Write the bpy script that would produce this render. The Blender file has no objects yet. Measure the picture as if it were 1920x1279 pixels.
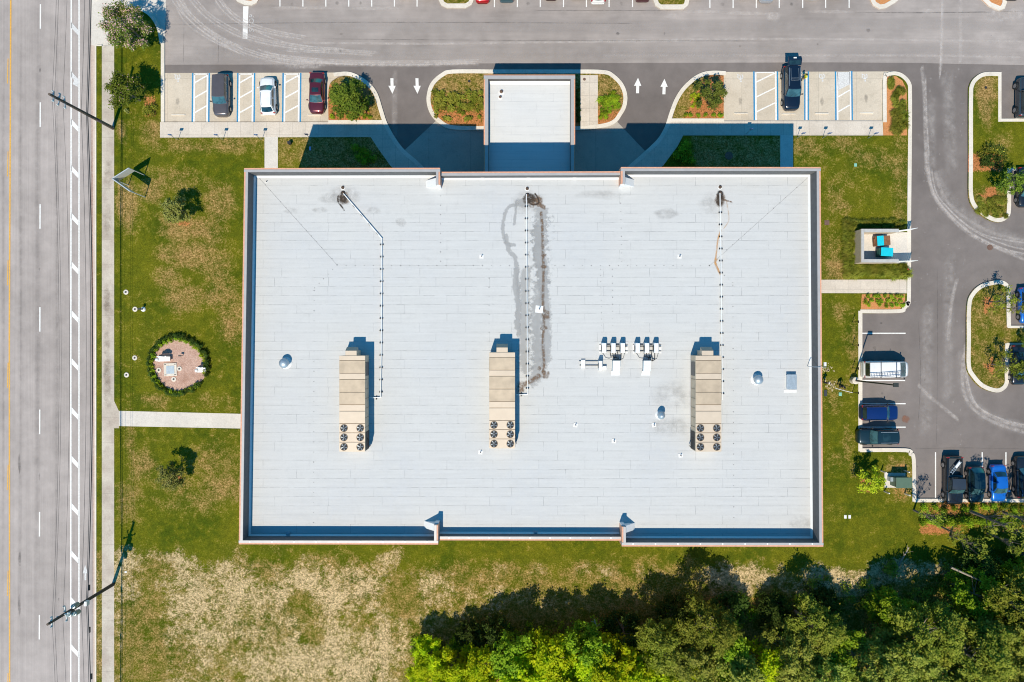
import bpy, bmesh, math, random
from mathutils import Vector, Matrix, noise as mn

# ---------------------------------------------------------------- camera, sky, sun, exposure
SC = bpy.context.scene
COL = SC.collection
R = math.radians
CAM_H = 82.0          # drone height above the ground, metres
FPX = 1280.0          # focal length in map units (1920 map units across the frame)
cam_d = bpy.data.cameras.new("camera")
cam_d.sensor_width = 36; cam_d.lens = 24.0; cam_d.clip_end = 3000; cam_d.clip_start = 1
cam = bpy.data.objects.new("camera", cam_d); COL.objects.link(cam)
cam.location = (0, 0, CAM_H); cam.rotation_euler = (0, 0, 0)
SC.camera = cam

SUN_EL = R(56); SAZ = (-.317, -.948)      # map direction from the ground towards the sun
tosun = Vector((SAZ[0] * math.cos(SUN_EL), SAZ[1] * math.cos(SUN_EL), math.sin(SUN_EL)))
wd = bpy.data.worlds.new("World"); SC.world = wd; wd.use_nodes = True
wn = wd.node_tree
bg = wn.nodes['Background']
sky = wn.nodes.new('ShaderNodeTexSky'); sky.sky_type = 'NISHITA'; sky.sun_disc = False
sky.sun_elevation = SUN_EL; sky.sun_rotation = math.atan2(SAZ[0], SAZ[1]) % (2 * math.pi)
sky.ozone_density = 8.0; sky.dust_density = 0.0; sky.air_density = 1.0
tint = wn.nodes.new('ShaderNodeMix'); tint.data_type = 'RGBA'; tint.blend_type = 'MULTIPLY'; tint.inputs[0].default_value = 1
tint.inputs[7].default_value = (.30, 1.40, 1.50, 1)       # deep clear-day blue
wn.links.new(sky.outputs[0], tint.inputs[6]); wn.links.new(tint.outputs[2], bg.inputs['Color']); bg.inputs['Strength'].default_value = 0.10
sd = bpy.data.lights.new("sun", 'SUN'); sd.energy = 5.0; sd.angle = R(0.5); sd.color = (1, .915, .755)
sun = bpy.data.objects.new("sun", sd); COL.objects.link(sun)
sun.rotation_euler = tosun.to_track_quat('Z', 'Y').to_euler(); sun.location = (-20, -60, 90)
SC.view_settings.view_transform = 'Standard'; SC.view_settings.look = 'None'
SC.view_settings.exposure = 0.0; SC.view_settings.gamma = 1.0
SC.cycles.filter_width = 1.05; SC.cycles.max_bounces = 6; SC.cycles.transparent_max_bounces = 12

rnd = random.Random(7)

# ---------------------------------------------------------------- survey plan -> metres
def W(px, py, z=0.0):
    """a point surveyed on the plan (1920 x 1279 units) at height z, in metres"""
    k = (CAM_H - z) / FPX
    return Vector(((px - 960) * k, (639.5 - py) * k, z))
def U(n, z=0.0): return n * (CAM_H - z) / FPX

# ---------------------------------------------------------------- materials
MATS = {}
def nodes_of(name):
    m = bpy.data.materials.new(name); m.use_nodes = True
    nt = m.node_tree
    return m, nt, nt.nodes['Principled BSDF']
def N(nt, t, **kw):
    n = nt.nodes.new(t)
    for k, v in kw.items():
        if k.startswith('i_'):
            key = k[2:]
            key = int(key) if key.isdigit() else key
            n.inputs[key].default_value = v
        else: setattr(n, k, v)
    return n
def ramp(nt, src, stops, interp='LINEAR'):
    r = nt.nodes.new('ShaderNodeValToRGB'); r.color_ramp.interpolation = interp
    el = r.color_ramp.elements
    while len(el) < len(stops): el.new(.5)
    for e, (p, c) in zip(el, stops):
        e.position = p; e.color = c if len(c) == 4 else (*c, 1)
    nt.links.new(src, r.inputs[0]); return r.outputs[0]
def g(v): return (v, v, v, 1)
def tex(nt, scale, detail=3, rough=.55, vec=None, kind='ShaderNodeTexNoise', dist=0.0):
    n = nt.nodes.new(kind); n.inputs['Scale'].default_value = scale
    if kind == 'ShaderNodeTexNoise':
        n.inputs['Detail'].default_value = detail; n.inputs['Roughness'].default_value = rough
        n.inputs['Distortion'].default_value = dist
    if vec is None: vec = pos(nt)
    nt.links.new(vec, n.inputs['Vector'])
    return n.outputs[0]
def pos(nt):
    for n in nt.nodes:
        if n.type == 'NEW_GEOMETRY': return n.outputs['Position']
    return nt.nodes.new('ShaderNodeNewGeometry').outputs['Position']
def mix(nt, a, b, f, mode='MIX'):
    n = nt.nodes.new('ShaderNodeMix'); n.data_type = 'RGBA'; n.blend_type = mode
    for sock, v in ((n.inputs[0], f), (n.inputs[6], a), (n.inputs[7], b)):
        if hasattr(v, 'links') or isinstance(v, bpy.types.NodeSocket): nt.links.new(v, sock)
        elif isinstance(v, (int, float)): sock.default_value = v
        else: sock.default_value = v if len(v) == 4 else (*v, 1)
    return n.outputs[2]
def mth(nt, op, a, b=None, clamp=False):
    n = nt.nodes.new('ShaderNodeMath'); n.operation = op; n.use_clamp = clamp
    for i, v in enumerate((a, b)):
        if v is None: continue
        if isinstance(v, (int, float)): n.inputs[i].default_value = v
        else: nt.links.new(v, n.inputs[i])
    return n.outputs[0]
def attr(nt, name):
    n = nt.nodes.new('ShaderNodeAttribute'); n.attribute_name = name; return n.outputs['Fac']
def bump(nt, bs, h, strength=.3, dist=.05):
    b = nt.nodes.new('ShaderNodeBump'); b.inputs['Strength'].default_value = strength; b.inputs['Distance'].default_value = dist
    nt.links.new(h, b.inputs['Height']); nt.links.new(b.outputs[0], bs.inputs['Normal'])
def stretch(nt, sx, sy, sz=1, rot=0):
    m = nt.nodes.new('ShaderNodeMapping'); m.inputs['Scale'].default_value = (sx, sy, sz); m.inputs['Rotation'].default_value = (0, 0, rot)
    nt.links.new(pos(nt), m.inputs['Vector']); return m.outputs[0]

def mat(name, col, rough=.6, metal=0.0, var=.10, scale=3.0, coat=0.0, spec=.5, bmp=0.0):
    """plain surface with slight procedural variation"""
    if name in MATS: return MATS[name]
    m, nt, bs = nodes_of(name)
    n = tex(nt, scale, 4)
    c = ramp(nt, n, [(.3, tuple(max(0, x * (1 - var)) for x in col)), (.7, tuple(min(1, x * (1 + var)) for x in col))])
    nt.links.new(c, bs.inputs['Base Color'])
    bs.inputs['Roughness'].default_value = rough; bs.inputs['Metallic'].default_value = metal
    bs.inputs['Coat Weight'].default_value = coat; bs.inputs['Coat Roughness'].default_value = .06
    bs.inputs['Specular IOR Level'].default_value = spec
    if bmp: bump(nt, bs, n, bmp)
    MATS[name] = m; return m

def concrete(name, c1, c2, joints=None, rot=0):
    m, nt, bs = nodes_of(name)
    n1 = tex(nt, .35, 4, .6); n2 = tex(nt, 6, 5, .7); n3 = tex(nt, 1.3, 3, .6)
    c = mix(nt, c1, c2, ramp(nt, n1, [(.35, g(0)), (.65, g(1))]))
    c = mix(nt, c, tuple(x * .80 for x in c1), ramp(nt, n3, [(.55, g(0)), (.8, g(.7))]))
    c = mix(nt, c, ramp(nt, n2, [(.25, g(.78)), (.7, g(1.08))]), .8, 'MULTIPLY')
    if joints:
        br = nt.nodes.new('ShaderNodeTexBrick'); br.offset = 0; br.inputs['Scale'].default_value = 1
        br.inputs['Brick Width'].default_value = joints[0]; br.inputs['Row Height'].default_value = joints[1]
        br.inputs['Mortar Size'].default_value = .014; br.inputs['Mortar Smooth'].default_value = 0
        br.inputs['Color1'].default_value = g(1); br.inputs['Color2'].default_value = g(.93); br.inputs['Mortar'].default_value = g(.62)
        nt.links.new(pos(nt), br.inputs['Vector'])
        c = mix(nt, c, br.outputs[0], 1.0, 'MULTIPLY')
    nt.links.new(c, bs.inputs['Base Color']); bs.inputs['Roughness'].default_value = .85
    bump(nt, bs, n2, .25, .02)
    MATS[name] = m; return m

def asphalt(name, base, worn, lengthwise=None, speck=.5):
    m, nt, bs = nodes_of(name)
    big = tex(nt, .06, 5, .6, dist=.4); mid = tex(nt, .5, 5, .65); fine = tex(nt, 14, 4, .8); grit = tex(nt, 45, 2, .9)
    c = mix(nt, base, worn, ramp(nt, big, [(.35, g(0)), (.65, g(1))]))
    c = mix(nt, c, ramp(nt, mid, [(.3, g(.84)), (.7, g(1.14))]), .8, 'MULTIPLY')
    c = mix(nt, c, ramp(nt, fine, [(.25, g(.72)), (.75, g(1.25))]), speck, 'MULTIPLY')
    c = mix(nt, c, ramp(nt, grit, [(.3, g(.8)), (.7, g(1.18))]), speck, 'MULTIPLY')
    if lengthwise:
        s = tex(nt, 1.0, 4, .6, stretch(nt, *lengthwise))
        c = mix(nt, c, ramp(nt, s, [(.3, g(.93)), (.7, g(1.06))]), 1.0, 'MULTIPLY')
        s = tex(nt, 5.0, 3, .6, stretch(nt, *lengthwise))
        c = mix(nt, c, ramp(nt, s, [(.35, g(.95)), (.7, g(1.05))]), 1.0, 'MULTIPLY')
    nt.links.new(c, bs.inputs['Base Color']); bs.inputs['Roughness'].default_value = .9
    bump(nt, bs, fine, .35, .02)
    MATS[name] = m; return m

def grass_mat(name='grass_material'):
    m, nt, bs = nodes_of(name)
    a_dry = attr(nt, 'dry'); a_sand = attr(nt, 'sand'); a_mulch = attr(nt, 'mulch')
    big = tex(nt, .16, 4, .6); mid = tex(nt, .9, 5, .7); fine = tex(nt, 5.5, 4, .75); blade = tex(nt, 17, 3, .85)
    green = mix(nt, (.070, .098, .007), (.145, .146, .011), ramp(nt, big, [(.35, g(0)), (.65, g(1))]))
    green = mix(nt, green, (.205, .195, .010), ramp(nt, mid, [(.44, g(0)), (.75, g(.8))]))
    dry = mix(nt, (.235, .135, .040), (.50, .315, .13), ramp(nt, fine, [(.35, g(0)), (.65, g(1))]))
    f = mth(nt, 'ADD', a_dry, mth(nt, 'MULTIPLY', mth(nt, 'SUBTRACT', mid, .5), 1.6))
    f = mth(nt, 'ADD', f, mth(nt, 'MULTIPLY', mth(nt, 'SUBTRACT', fine, .5), 1.5))
    c = mix(nt, green, dry, ramp(nt, f, [(.34, g(0)), (1.25, g(.90))]))
    # bare sandy soil with tufts
    sand = mix(nt, (.54, .385, .18), (.82, .62, .37), fine)
    sand = mix(nt, sand, (.14, .11, .03), ramp(nt, tex(nt, 4.2, 5, .85), [(.48, g(0)), (.57, g(.9))]))
    fs = mth(nt, 'ADD', mth(nt, 'MULTIPLY', mth(nt, 'SUBTRACT', mid, .5), 1.5), mth(nt, 'MULTIPLY', mth(nt, 'SUBTRACT', tex(nt, 3.8, 5, .85), .5), 2.6))
    fs = mth(nt, 'ADD', fs, mth(nt, 'MULTIPLY', mth(nt, 'SUBTRACT', tex(nt, .22, 4, .6), .5), 1.8))
    fs = mth(nt, 'ADD', a_sand, mth(nt, 'MULTIPLY', fs, mth(nt, 'MULTIPLY', a_sand, 4.0, True)))
    c = mix(nt, c, sand, ramp(nt, fs, [(.34, g(0)), (.66, g(1))]))
    mul = mix(nt, (.38, .13, .04), (.58, .25, .10), fine)
    fm = mth(nt, 'ADD', a_mulch, mth(nt, 'MULTIPLY', mth(nt, 'SUBTRACT', fine, .5), 1.2))
    c = mix(nt, c, mul, ramp(nt, fm, [(.45, g(0)), (.6, g(1))]))
    c = mix(nt, c, ramp(nt, blade, [(.30, g(.34)), (.70, g(1.70))]), 1.0, 'MULTIPLY')
    c = mix(nt, c, ramp(nt, fine, [(.32, g(.62)), (.68, g(1.32))]), .85, 'MULTIPLY')
    nt.links.new(c, bs.inputs['Base Color']); bs.inputs['Roughness'].default_value = .95
    bs.inputs['Specular IOR Level'].default_value = .02
    bump(nt, bs, mth(nt, 'ADD', blade, fine), .8, .10)
    MATS[name] = m; return m

def mulch_mat(name, c1, c2, c3, sc=9):
    m, nt, bs = nodes_of(name)
    a = tex(nt, .8, 4, .6); b = tex(nt, sc, 4, .8); d = tex(nt, sc * 3, 2, .8)
    c = mix(nt, c1, c2, ramp(nt, b, [(.35, g(0)), (.65, g(1))]))
    c = mix(nt, c, c3, ramp(nt, a, [(.5, g(0)), (.72, g(.7))]))
    c = mix(nt, c, ramp(nt, d, [(.3, g(.6)), (.7, g(1.3))]), .8, 'MULTIPLY')
    nt.links.new(c, bs.inputs['Base Color']); bs.inputs['Roughness'].default_value = .95
    bump(nt, bs, b, .8, .06)
    MATS[name] = m; return m

def foliage(name, c1, c2, c3=None, trans=.25, f3=.6):
    m, nt, bs = nodes_of(name)
    oi = nt.nodes.new('ShaderNodeObjectInfo')
    n = tex(nt, 1.1, 3, .6); n2 = tex(nt, 7, 2, .6)
    c = mix(nt, c1, c2, ramp(nt, n, [(.35, g(0)), (.65, g(1))]))
    if c3: c = mix(nt, c, c3, ramp(nt, n2, [(f3, g(0)), (f3 + .07, g(1))]))
    hs = nt.nodes.new('ShaderNodeHueSaturation')
    nt.links.new(mth(nt, 'ADD', mth(nt, 'MULTIPLY', oi.outputs['Random'], .03), .480), hs.inputs['Hue'])
    nt.links.new(mth(nt, 'ADD', mth(nt, 'MULTIPLY', oi.outputs['Random'], .6), .95), hs.inputs['Value'])
    nt.links.new(c, hs.inputs['Color'])
    nt.links.new(hs.outputs[0], bs.inputs['Base Color'])
    bs.inputs['Roughness'].default_value = .7; bs.inputs['Specular IOR Level'].default_value = .08
    tr = nt.nodes.new('ShaderNodeBsdfTranslucent'); nt.links.new(hs.outputs[0], tr.inputs[0])
    ms = nt.nodes.new('ShaderNodeMixShader'); ms.inputs[0].default_value = trans
    out = nt.nodes['Material Output']
    nt.links.new(bs.outputs[0], ms.inputs[1]); nt.links.new(tr.outputs[0], ms.inputs[2]); nt.links.new(ms.outputs[0], out.inputs[0])
    MATS[name] = m; return m

def stain_mat(name, col, amount, sc=2.0, lo=.35, hi=.62, rough=.9, streak=None):
    """thin dirt / dust / tyre mark: fades to nothing at the rim (attribute 'fade')"""
    m, nt, bs = nodes_of(name)
    bs.inputs['Base Color'].default_value = (*col, 1); bs.inputs['Roughness'].default_value = rough
    f = attr(nt, 'fade')
    n = tex(nt, sc, 5, .75, stretch(nt, *streak) if streak else None)
    a = mth(nt, 'MULTIPLY', ramp(nt, n, [(lo, g(0)), (hi, g(1))]), ramp(nt, f, [(0, g(0)), (.6, g(1))]))
    a = mth(nt, 'MULTIPLY', a, amount, True)
    nt.links.new(a, bs.inputs['Alpha'])
    MATS[name] = m; return m

def wet_mat(name, col, amount):
    """sharp-rimmed irregular water mark"""
    m, nt, bs = nodes_of(name)
    c = ramp(nt, tex(nt, .8, 5, .7), [(.3, tuple(x * .93 for x in col)), (.7, tuple(x * 1.06 for x in col))]); nt.links.new(c, bs.inputs['Base Color']); bs.inputs['Roughness'].default_value = .8
    f = mth(nt, 'ADD', attr(nt, 'fade'), mth(nt, 'MULTIPLY', mth(nt, 'SUBTRACT', tex(nt, 2.4, 6, .7), .5), 2.1))
    nt.links.new(mth(nt, 'MULTIPLY', ramp(nt, f, [(.16, g(0)), (.66, g(1))]), amount), bs.inputs['Alpha'])
    MATS[name] = m; return m

def roof_mat(name, light, mort=.20):
    m, nt, bs = nodes_of(name)
    # sheets of membrane 0.93 m wide laid east-west, overlapping seams
    br = nt.nodes.new('ShaderNodeTexBrick'); br.offset = .41; br.offset_frequency = 2; br.squash = 1.17; br.squash_frequency = 3
    br.inputs['Scale'].default_value = 1; br.inputs['Brick Width'].default_value = 4.7; br.inputs['Row Height'].default_value = .935
    br.inputs['Mortar Size'].default_value = .016; br.inputs['Mortar Smooth'].default_value = 0; br.inputs['Bias'].default_value = 0
    br.inputs['Color1'].default_value = (*[x * .985 for x in light], 1); br.inputs['Color2'].default_value = (*light, 1)
    br.inputs['Mortar'].default_value = (mort, mort, mort * 1.03, 1)
    wob = nt.nodes.new('ShaderNodeVectorMath'); wob.operation = 'ADD'
    nz = nt.nodes.new('ShaderNodeTexNoise'); nz.inputs['Scale'].default_value = .5
    nt.links.new(pos(nt), nz.inputs['Vector'])
    sc = nt.nodes.new('ShaderNodeVectorMath'); sc.operation = 'SCALE'; sc.inputs['Scale'].default_value = .05
    nt.links.new(nz.outputs['Color'], sc.inputs[0]); nt.links.new(pos(nt), wob.inputs[0]); nt.links.new(sc.outputs[0], wob.inputs[1])
    nt.links.new(wob.outputs[0], br.inputs['Vector'])
    seamvis = ramp(nt, tex(nt, .95, 4, .75), [(.40, g(.10)), (.68, g(.95))])
    plain = mix(nt, (*light, 1), (light[0] * .94, light[1] * .955, light[2] * .985, 1), ramp(nt, tex(nt, .12, 4, .6), [(.4, g(0)), (.65, g(1))]))
    c = mix(nt, plain, br.outputs[0], seamvis)
    row = tex(nt, 1.0, 2, .5, stretch(nt, .25, 4.2))
    c = mix(nt, c, ramp(nt, row, [(.3, g(.955)), (.7, g(1.02))]), 1, 'MULTIPLY')
    dirt = ramp(nt, tex(nt, .9, 5, .8), [(.52, g(0)), (.8, g(.45))])
    c = mix(nt, c, tuple(x * .8 for x in light), dirt)
    c = mix(nt, c, ramp(nt, tex(nt, 12, 3, .8), [(.3, g(.95)), (.7, g(1.03))]), 1, 'MULTIPLY')
    nt.links.new(c, bs.inputs['Base Color']); bs.inputs['Roughness'].default_value = .7
    bs.inputs['Specular IOR Level'].default_value = .25
    bump(nt, bs, br.outputs['Fac'], .2, .01)
    MATS[name] = m; return m

def glass_mat(name, col=(.012, .03, .035)):
    m, nt, bs = nodes_of(name)
    c = ramp(nt, tex(nt, 1.5, 2), [(.4, col), (.6, tuple(x * 1.8 for x in col))]); nt.links.new(c, bs.inputs['Base Color'])
    bs.inputs['Roughness'].default_value = .06; bs.inputs['Specular IOR Level'].default_value = .9
    bs.inputs['Coat Weight'].default_value = .5
    MATS[name] = m; return m

def paint(name, col, metal=.35, rough=.28):
    m, nt, bs = nodes_of(name)
    c = ramp(nt, tex(nt, 1.2, 3), [(.3, tuple(x * .92 for x in col)), (.7, tuple(min(1, x * 1.06) for x in col))]); nt.links.new(c, bs.inputs['Base Color'])
    bs.inputs['Metallic'].default_value = metal; bs.inputs['Roughness'].default_value = rough
    bs.inputs['Coat Weight'].default_value = 1; bs.inputs['Coat Roughness'].default_value = .05
    MATS[name] = m; return m

# ---------------------------------------------------------------- mesh collector
class MB:
    def __init__(s): s.v = []; s.f = []; s.mi = []; s.m = 0
    def add(s, vs, fs):
        b = len(s.v); s.v += [tuple(p) for p in vs]; s.f += [tuple(b + i for i in f) for f in fs]; s.mi += [s.m] * len(fs); return s
    def box(s, c, d, rz=0.0, taper=1.0):
        x, y, z = d[0] / 2, d[1] / 2, d[2] / 2; cr, sr = math.cos(rz), math.sin(rz); vs = []
        for sz in (-1, 1):
            t = taper if sz > 0 else 1
            for sx, sy in ((-1, -1), (1, -1), (1, 1), (-1, 1)):
                a, b = sx * x * t, sy * y * t
                vs.append((c[0] + a * cr - b * sr, c[1] + a * sr + b * cr, c[2] + sz * z))
        return s.add(vs, [(3, 2, 1, 0), (4, 5, 6, 7), (0, 1, 5, 4), (1, 2, 6, 5), (2, 3, 7, 6), (3, 0, 4, 7)])
    def prism(s, pts, z0, z1):
        a = sum(p[0] * q[1] - q[0] * p[1] for p, q in zip(pts, pts[1:] + pts[:1]))
        if a < 0: pts = pts[::-1]
        n = len(pts)
        return s.add([(p[0], p[1], z0) for p in pts] + [(p[0], p[1], z1) for p in pts],
                     [tuple(range(n - 1, -1, -1)), tuple(range(n, 2 * n))] + [(i, (i + 1) % n, n + (i + 1) % n, n + i) for i in range(n)])
    def tube(s, p0, p1, r0, r1=None, n=10, caps=True):
        p0, p1 = Vector(p0), Vector(p1); r1 = r0 if r1 is None else r1
        d = (p1 - p0); d = d.normalized() if d.length > 1e-6 else Vector((0, 0, 1))
        u = d.orthogonal().normalized(); w = d.cross(u); vs = []
        for p, r in ((p0, r0), (p1, r1)):
            for i in range(n):
                t = 2 * math.pi * i / n; vs.append(p + u * (r * math.cos(t)) + w * (r * math.sin(t)))
        fs = [(i, (i + 1) % n, n + (i + 1) % n, n + i) for i in range(n)]
        if caps: fs += [tuple(range(n - 1, -1, -1)), tuple(range(n, 2 * n))]
        return s.add(vs, fs)
    def path(s, pts, r, n=6):
        for a, b in zip(pts, pts[1:]): s.tube(a, b, r, r, n)
        return s
    def lathe(s, c, prof, n=24):
        vs = []; fs = []
        for r, z in prof:
            for i in range(n):
                t = 2 * math.pi * i / n; vs.append((c[0] + r * math.cos(t), c[1] + r * math.sin(t), c[2] + z))
        for k in range(len(prof) - 1):
            for i in range(n):
                j = (i + 1) % n; fs.append((k * n + i, k * n + j, (k + 1) * n + j, (k + 1) * n + i))
        fs.append(tuple((len(prof) - 1) * n + i for i in range(n)))
        return s.add(vs, fs)
    def sheet(s, pts, z):
        a = sum(p[0] * q[1] - q[0] * p[1] for p, q in zip(pts, pts[1:] + pts[:1]))
        if a < 0: pts = pts[::-1]
        return s.add([(p[0], p[1], z) for p in pts], [tuple(range(len(pts)))])
    def blob(s, c, r, seed=0, sub=2, amp=.2, sq=(1, 1, 1)):
        bm = bmesh.new(); bmesh.ops.create_icosphere(bm, subdivisions=sub, radius=1)
        o = Vector((seed * 3.1, seed * 1.7, 0)); vs = []
        for v in bm.verts:
            k = 1 + amp * mn.noise(v.co * 1.6 + o); vs.append((c[0] + v.co.x * r * k * sq[0], c[1] + v.co.y * r * k * sq[1], c[2] + v.co.z * r * k * sq[2]))
        s.add(vs, [tuple(v.index for v in f.verts) for f in bm.faces]); bm.free(); return s
    def build(s, name, mats, parent=None, smooth=False, bevel=0.0):
        me = bpy.data.meshes.new(name); me.from_pydata(s.v, [], s.f); me.update()
        for m in (mats if isinstance(mats, (list, tuple)) else [mats]): me.materials.append(m)
        if any(s.mi): me.polygons.foreach_set('material_index', s.mi)
        if smooth: me.polygons.foreach_set('use_smooth', [True] * len(me.polygons))
        o = bpy.data.objects.new(name, me); COL.objects.link(o)
        if parent: o.parent = parent
        if bevel:
            b = o.modifiers.new('bevel', 'BEVEL'); b.width = bevel; b.segments = 2; b.limit_method = 'ANGLE'
        return o

def tag(o, label=None, cat=None, group=None, kind=None):
    if label: o['label'] = label
    if cat: o['category'] = cat
    if label and len(label.replace('-', ' ').split()) > 16: print('LONG', len(label.split()), label)
    if group: o['group'] = group
    if kind: o['kind'] = kind
    return o
def thing(name, label, cat, loc=(0, 0, 0), rz=0.0, group=None):
    o = bpy.data.objects.new(name, None); COL.objects.link(o); o.empty_display_size = .3
    o.location = loc; o.rotation_euler = (0, 0, rz)
    return tag(o, label, cat, group)
def dup(root, loc, rz=0.0, label=None, group=None, scale=None):
    kids = [c for c in bpy.data.objects if c.parent == root]
    r = root.copy(); COL.objects.link(r); r.location = loc; r.rotation_euler = (0, 0, rz)
    if label: r['label'] = label
    if group: r['group'] = group
    if scale: r.scale = scale
    for ch in kids:
        c = ch.copy(); COL.objects.link(c); c.parent = r
        for gch in [x for x in bpy.data.objects if x.parent == ch]:
            d = gch.copy(); COL.objects.link(d); d.parent = c
    return r

# ---------------------------------------------------------------- sheets with painted-in wear attributes
def grid_poly(name, poly, z, material, step=None, attrs=None, parent=None, window=(0, 1920, 0, 1279), zpar=None, kind='structure'):
    """plan polygon (in plan units at height zpar) -> one sheet, cut to a grid so wear can vary over it"""
    zz = z if zpar is None else zpar
    bm = bmesh.new()
    pts = [W(x, y, zz) for x, y in poly]
    vs = [bm.verts.new((p.x, p.y, z)) for p in pts]
    f = bm.faces.new(vs); f.normal_update()
    if f.normal.z < 0: f.normal_flip()
    if step:
        x0, x1 = min(p.x for p in pts), max(p.x for p in pts); y0, y1 = min(p.y for p in pts), max(p.y for p in pts)
        wx0, wx1 = W(window[0], 0, zz).x, W(window[1], 0, zz).x; wy1, wy0 = W(0, window[2], zz).y, W(0, window[3], zz).y
        t = max(x0, wx0)
        while t < min(x1, wx1):
            bmesh.ops.bisect_plane(bm, geom=bm.verts[:] + bm.edges[:] + bm.faces[:], plane_co=(t, 0, 0), plane_no=(1, 0, 0)); t += step
        t = max(y0, wy0)
        while t < min(y1, wy1):
            bmesh.ops.bisect_plane(bm, geom=bm.verts[:] + bm.edges[:] + bm.faces[:], plane_co=(0, t, 0), plane_no=(0, 1, 0)); t += step
    else: bmesh.ops.triangulate(bm, faces=bm.faces[:])
    me = bpy.data.meshes.new(name); bm.to_mesh(me); bm.free()
    me.materials.append(material)
    if attrs:
        k = FPX / (CAM_H - zz)
        data = {a: [] for a in attrs[0]}
        for v in me.vertices:
            r = attrs[1](960 + v.co.x * k, 639.5 - v.co.y * k)
            for a, val in zip(attrs[0], r): data[a].append(val)
        for a in attrs[0]:
            at = me.attributes.new(a, 'FLOAT', 'POINT'); at.data.foreach_set('value', data[a])
    o = bpy.data.objects.new(name, me); COL.objects.link(o)
    if parent: o.parent = parent
    elif kind: o['kind'] = kind
    return o

def set_fade(o, vals):
    at = o.data.attributes.new('fade', 'FLOAT', 'POINT'); at.data.foreach_set('value', vals)

class Decal:
    """thin stains collected into one sheet"""
    def __init__(s, z, zpar=None): s.mb = MB(); s.fd = []; s.z = z; s.zp = z if zpar is None else zpar
    def ribbon(s, pts, w, a=1.0):
        s.z += .00031
        P = [W(x, y, s.zp) for x, y in pts]; n = len(P); b = len(s.mb.v); vs = []
        for i, p in enumerate(P):
            d = (P[min(n - 1, i + 1)] - P[max(0, i - 1)]).normalized(); nr = Vector((-d.y, d.x, 0)); hw = U(w, s.zp) / 2
            for k in (-1, 0, 1): vs.append((p.x + nr.x * hw * k, p.y + nr.y * hw * k, s.z))
            e = a if 0 < i < n - 1 else 0
            s.fd += [0, e, 0]
        fs = []
        for i in range(n - 1):
            for k in (0, 1): fs.append((i * 3 + k + 1, i * 3 + k, i * 3 + 3 + k, i * 3 + 4 + k))
        s.mb.add(vs, fs); return s
    def disc(s, c, rx, ry, a=1.0, irr=.25, seed=0, n=20):
        s.z += .00004
        vs = [(*W(c[0], c[1], s.zp).xy, s.z)]; s.fd.append(a)
        for k, fr in ((.5, a * .8), (1, 0)):
            for i in range(n):
                t = 2 * math.pi * i / n; j = 1 + irr * mn.noise(Vector((math.cos(t) * 1.3 + seed, math.sin(t) * 1.3, seed * .7)))
                p = W(c[0] + rx * k * j * math.cos(t), c[1] + ry * k * j * math.sin(t), s.zp); vs.append((p.x, p.y, s.z)); s.fd.append(fr)
        fs = [(0, 1 + (i + 1) % n, 1 + i) for i in range(n)] + [(1 + i, 1 + (i + 1) % n, 1 + n + (i + 1) % n, 1 + n + i) for i in range(n)]
        s.mb.add(vs, fs); return s
    def build(s, name, m, parent=None):
        o = s.mb.build(name, m, parent); set_fade(o, s.fd)
        if not parent: o['kind'] = 'structure'
        return o

def curve(pts, k=4):
    """smooth a plan polyline (Catmull-Rom)"""
    out = []
    n = len(pts)
    for i in range(n - 1):
        p0, p1, p2, p3 = pts[max(0, i - 1)], pts[i], pts[i + 1], pts[min(n - 1, i + 2)]
        for j in range(k):
            t = j / k
            out.append(tuple(.5 * (2 * p1[a] + (p2[a] - p0[a]) * t + (2 * p0[a] - 5 * p1[a] + 4 * p2[a] - p3[a]) * t * t + (3 * p1[a] - p0[a] - 3 * p2[a] + p3[a]) * t ** 3) for a in (0, 1)))
    out.append(pts[-1]); return out

def strip(mb, pts, w, z0, z1, side=0.0, closed=False):
    """kerb-like bar along plan polyline; side shifts it (-.5..+.5 of width)"""
    P = [W(x, y, 0) for x, y in pts]; n = len(P); vs = []; hw = U(w) / 2
    for i, p in enumerate(P):
        if closed: a, b = P[(i - 1) % n], P[(i + 1) % n]
        else: a, b = P[max(0, i - 1)], P[min(n - 1, i + 1)]
        d = (b - a).normalized(); nr = Vector((-d.y, d.x, 0))
        if 0 < i < n - 1 or closed:
            d1 = (p - a).normalized(); d2 = (b - p).normalized(); c = max(.6, math.sqrt(max(.05, (1 + d1.dot(d2)) / 2)))
        else: c = 1
        for k in (-1, 1):
            q = p + nr * (hw * k / c + hw * 2 * side)
            vs += [(q.x, q.y, z0), (q.x, q.y, z1)]
    fs = []
    m = n if closed else n - 1
    for i in range(m):
        j = (i + 1) % n; a, b = i * 4, j * 4
        fs += [(a + 1, b + 1, b + 3, a + 3), (a, b, b + 1, a + 1), (a + 3, b + 3, b + 2, a + 2)]
    if not closed: fs += [(0, 1, 3, 2), (4 * n - 4, 4 * n - 2, 4 * n - 1, 4 * n - 3)]
    mb.add(vs, fs)

def offset_poly(poly, d):
    """inset closed plan polygon by d units (towards its inside)"""
    n = len(poly); out = []
    area = sum(p[0] * q[1] - q[0] * p[1] for p, q in zip(poly, poly[1:] + poly[:1])); sg = 1 if area > 0 else -1
    for i, p in enumerate(poly):
        a, b = Vector(poly[i - 1]), Vector(poly[(i + 1) % n]); q = Vector(p)
        d1 = (q - a).normalized(); d2 = (b - q).normalized(); n1 = Vector((-d1.y, d1.x)) * sg; n2 = Vector((-d2.y, d2.x)) * sg
        bi = (n1 + n2); bi = bi.normalized() if bi.length > .01 else n1
        q2 = q + bi * (d / max(.5, bi.dot(n1))); out.append((q2.x, q2.y))
    return out
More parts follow.
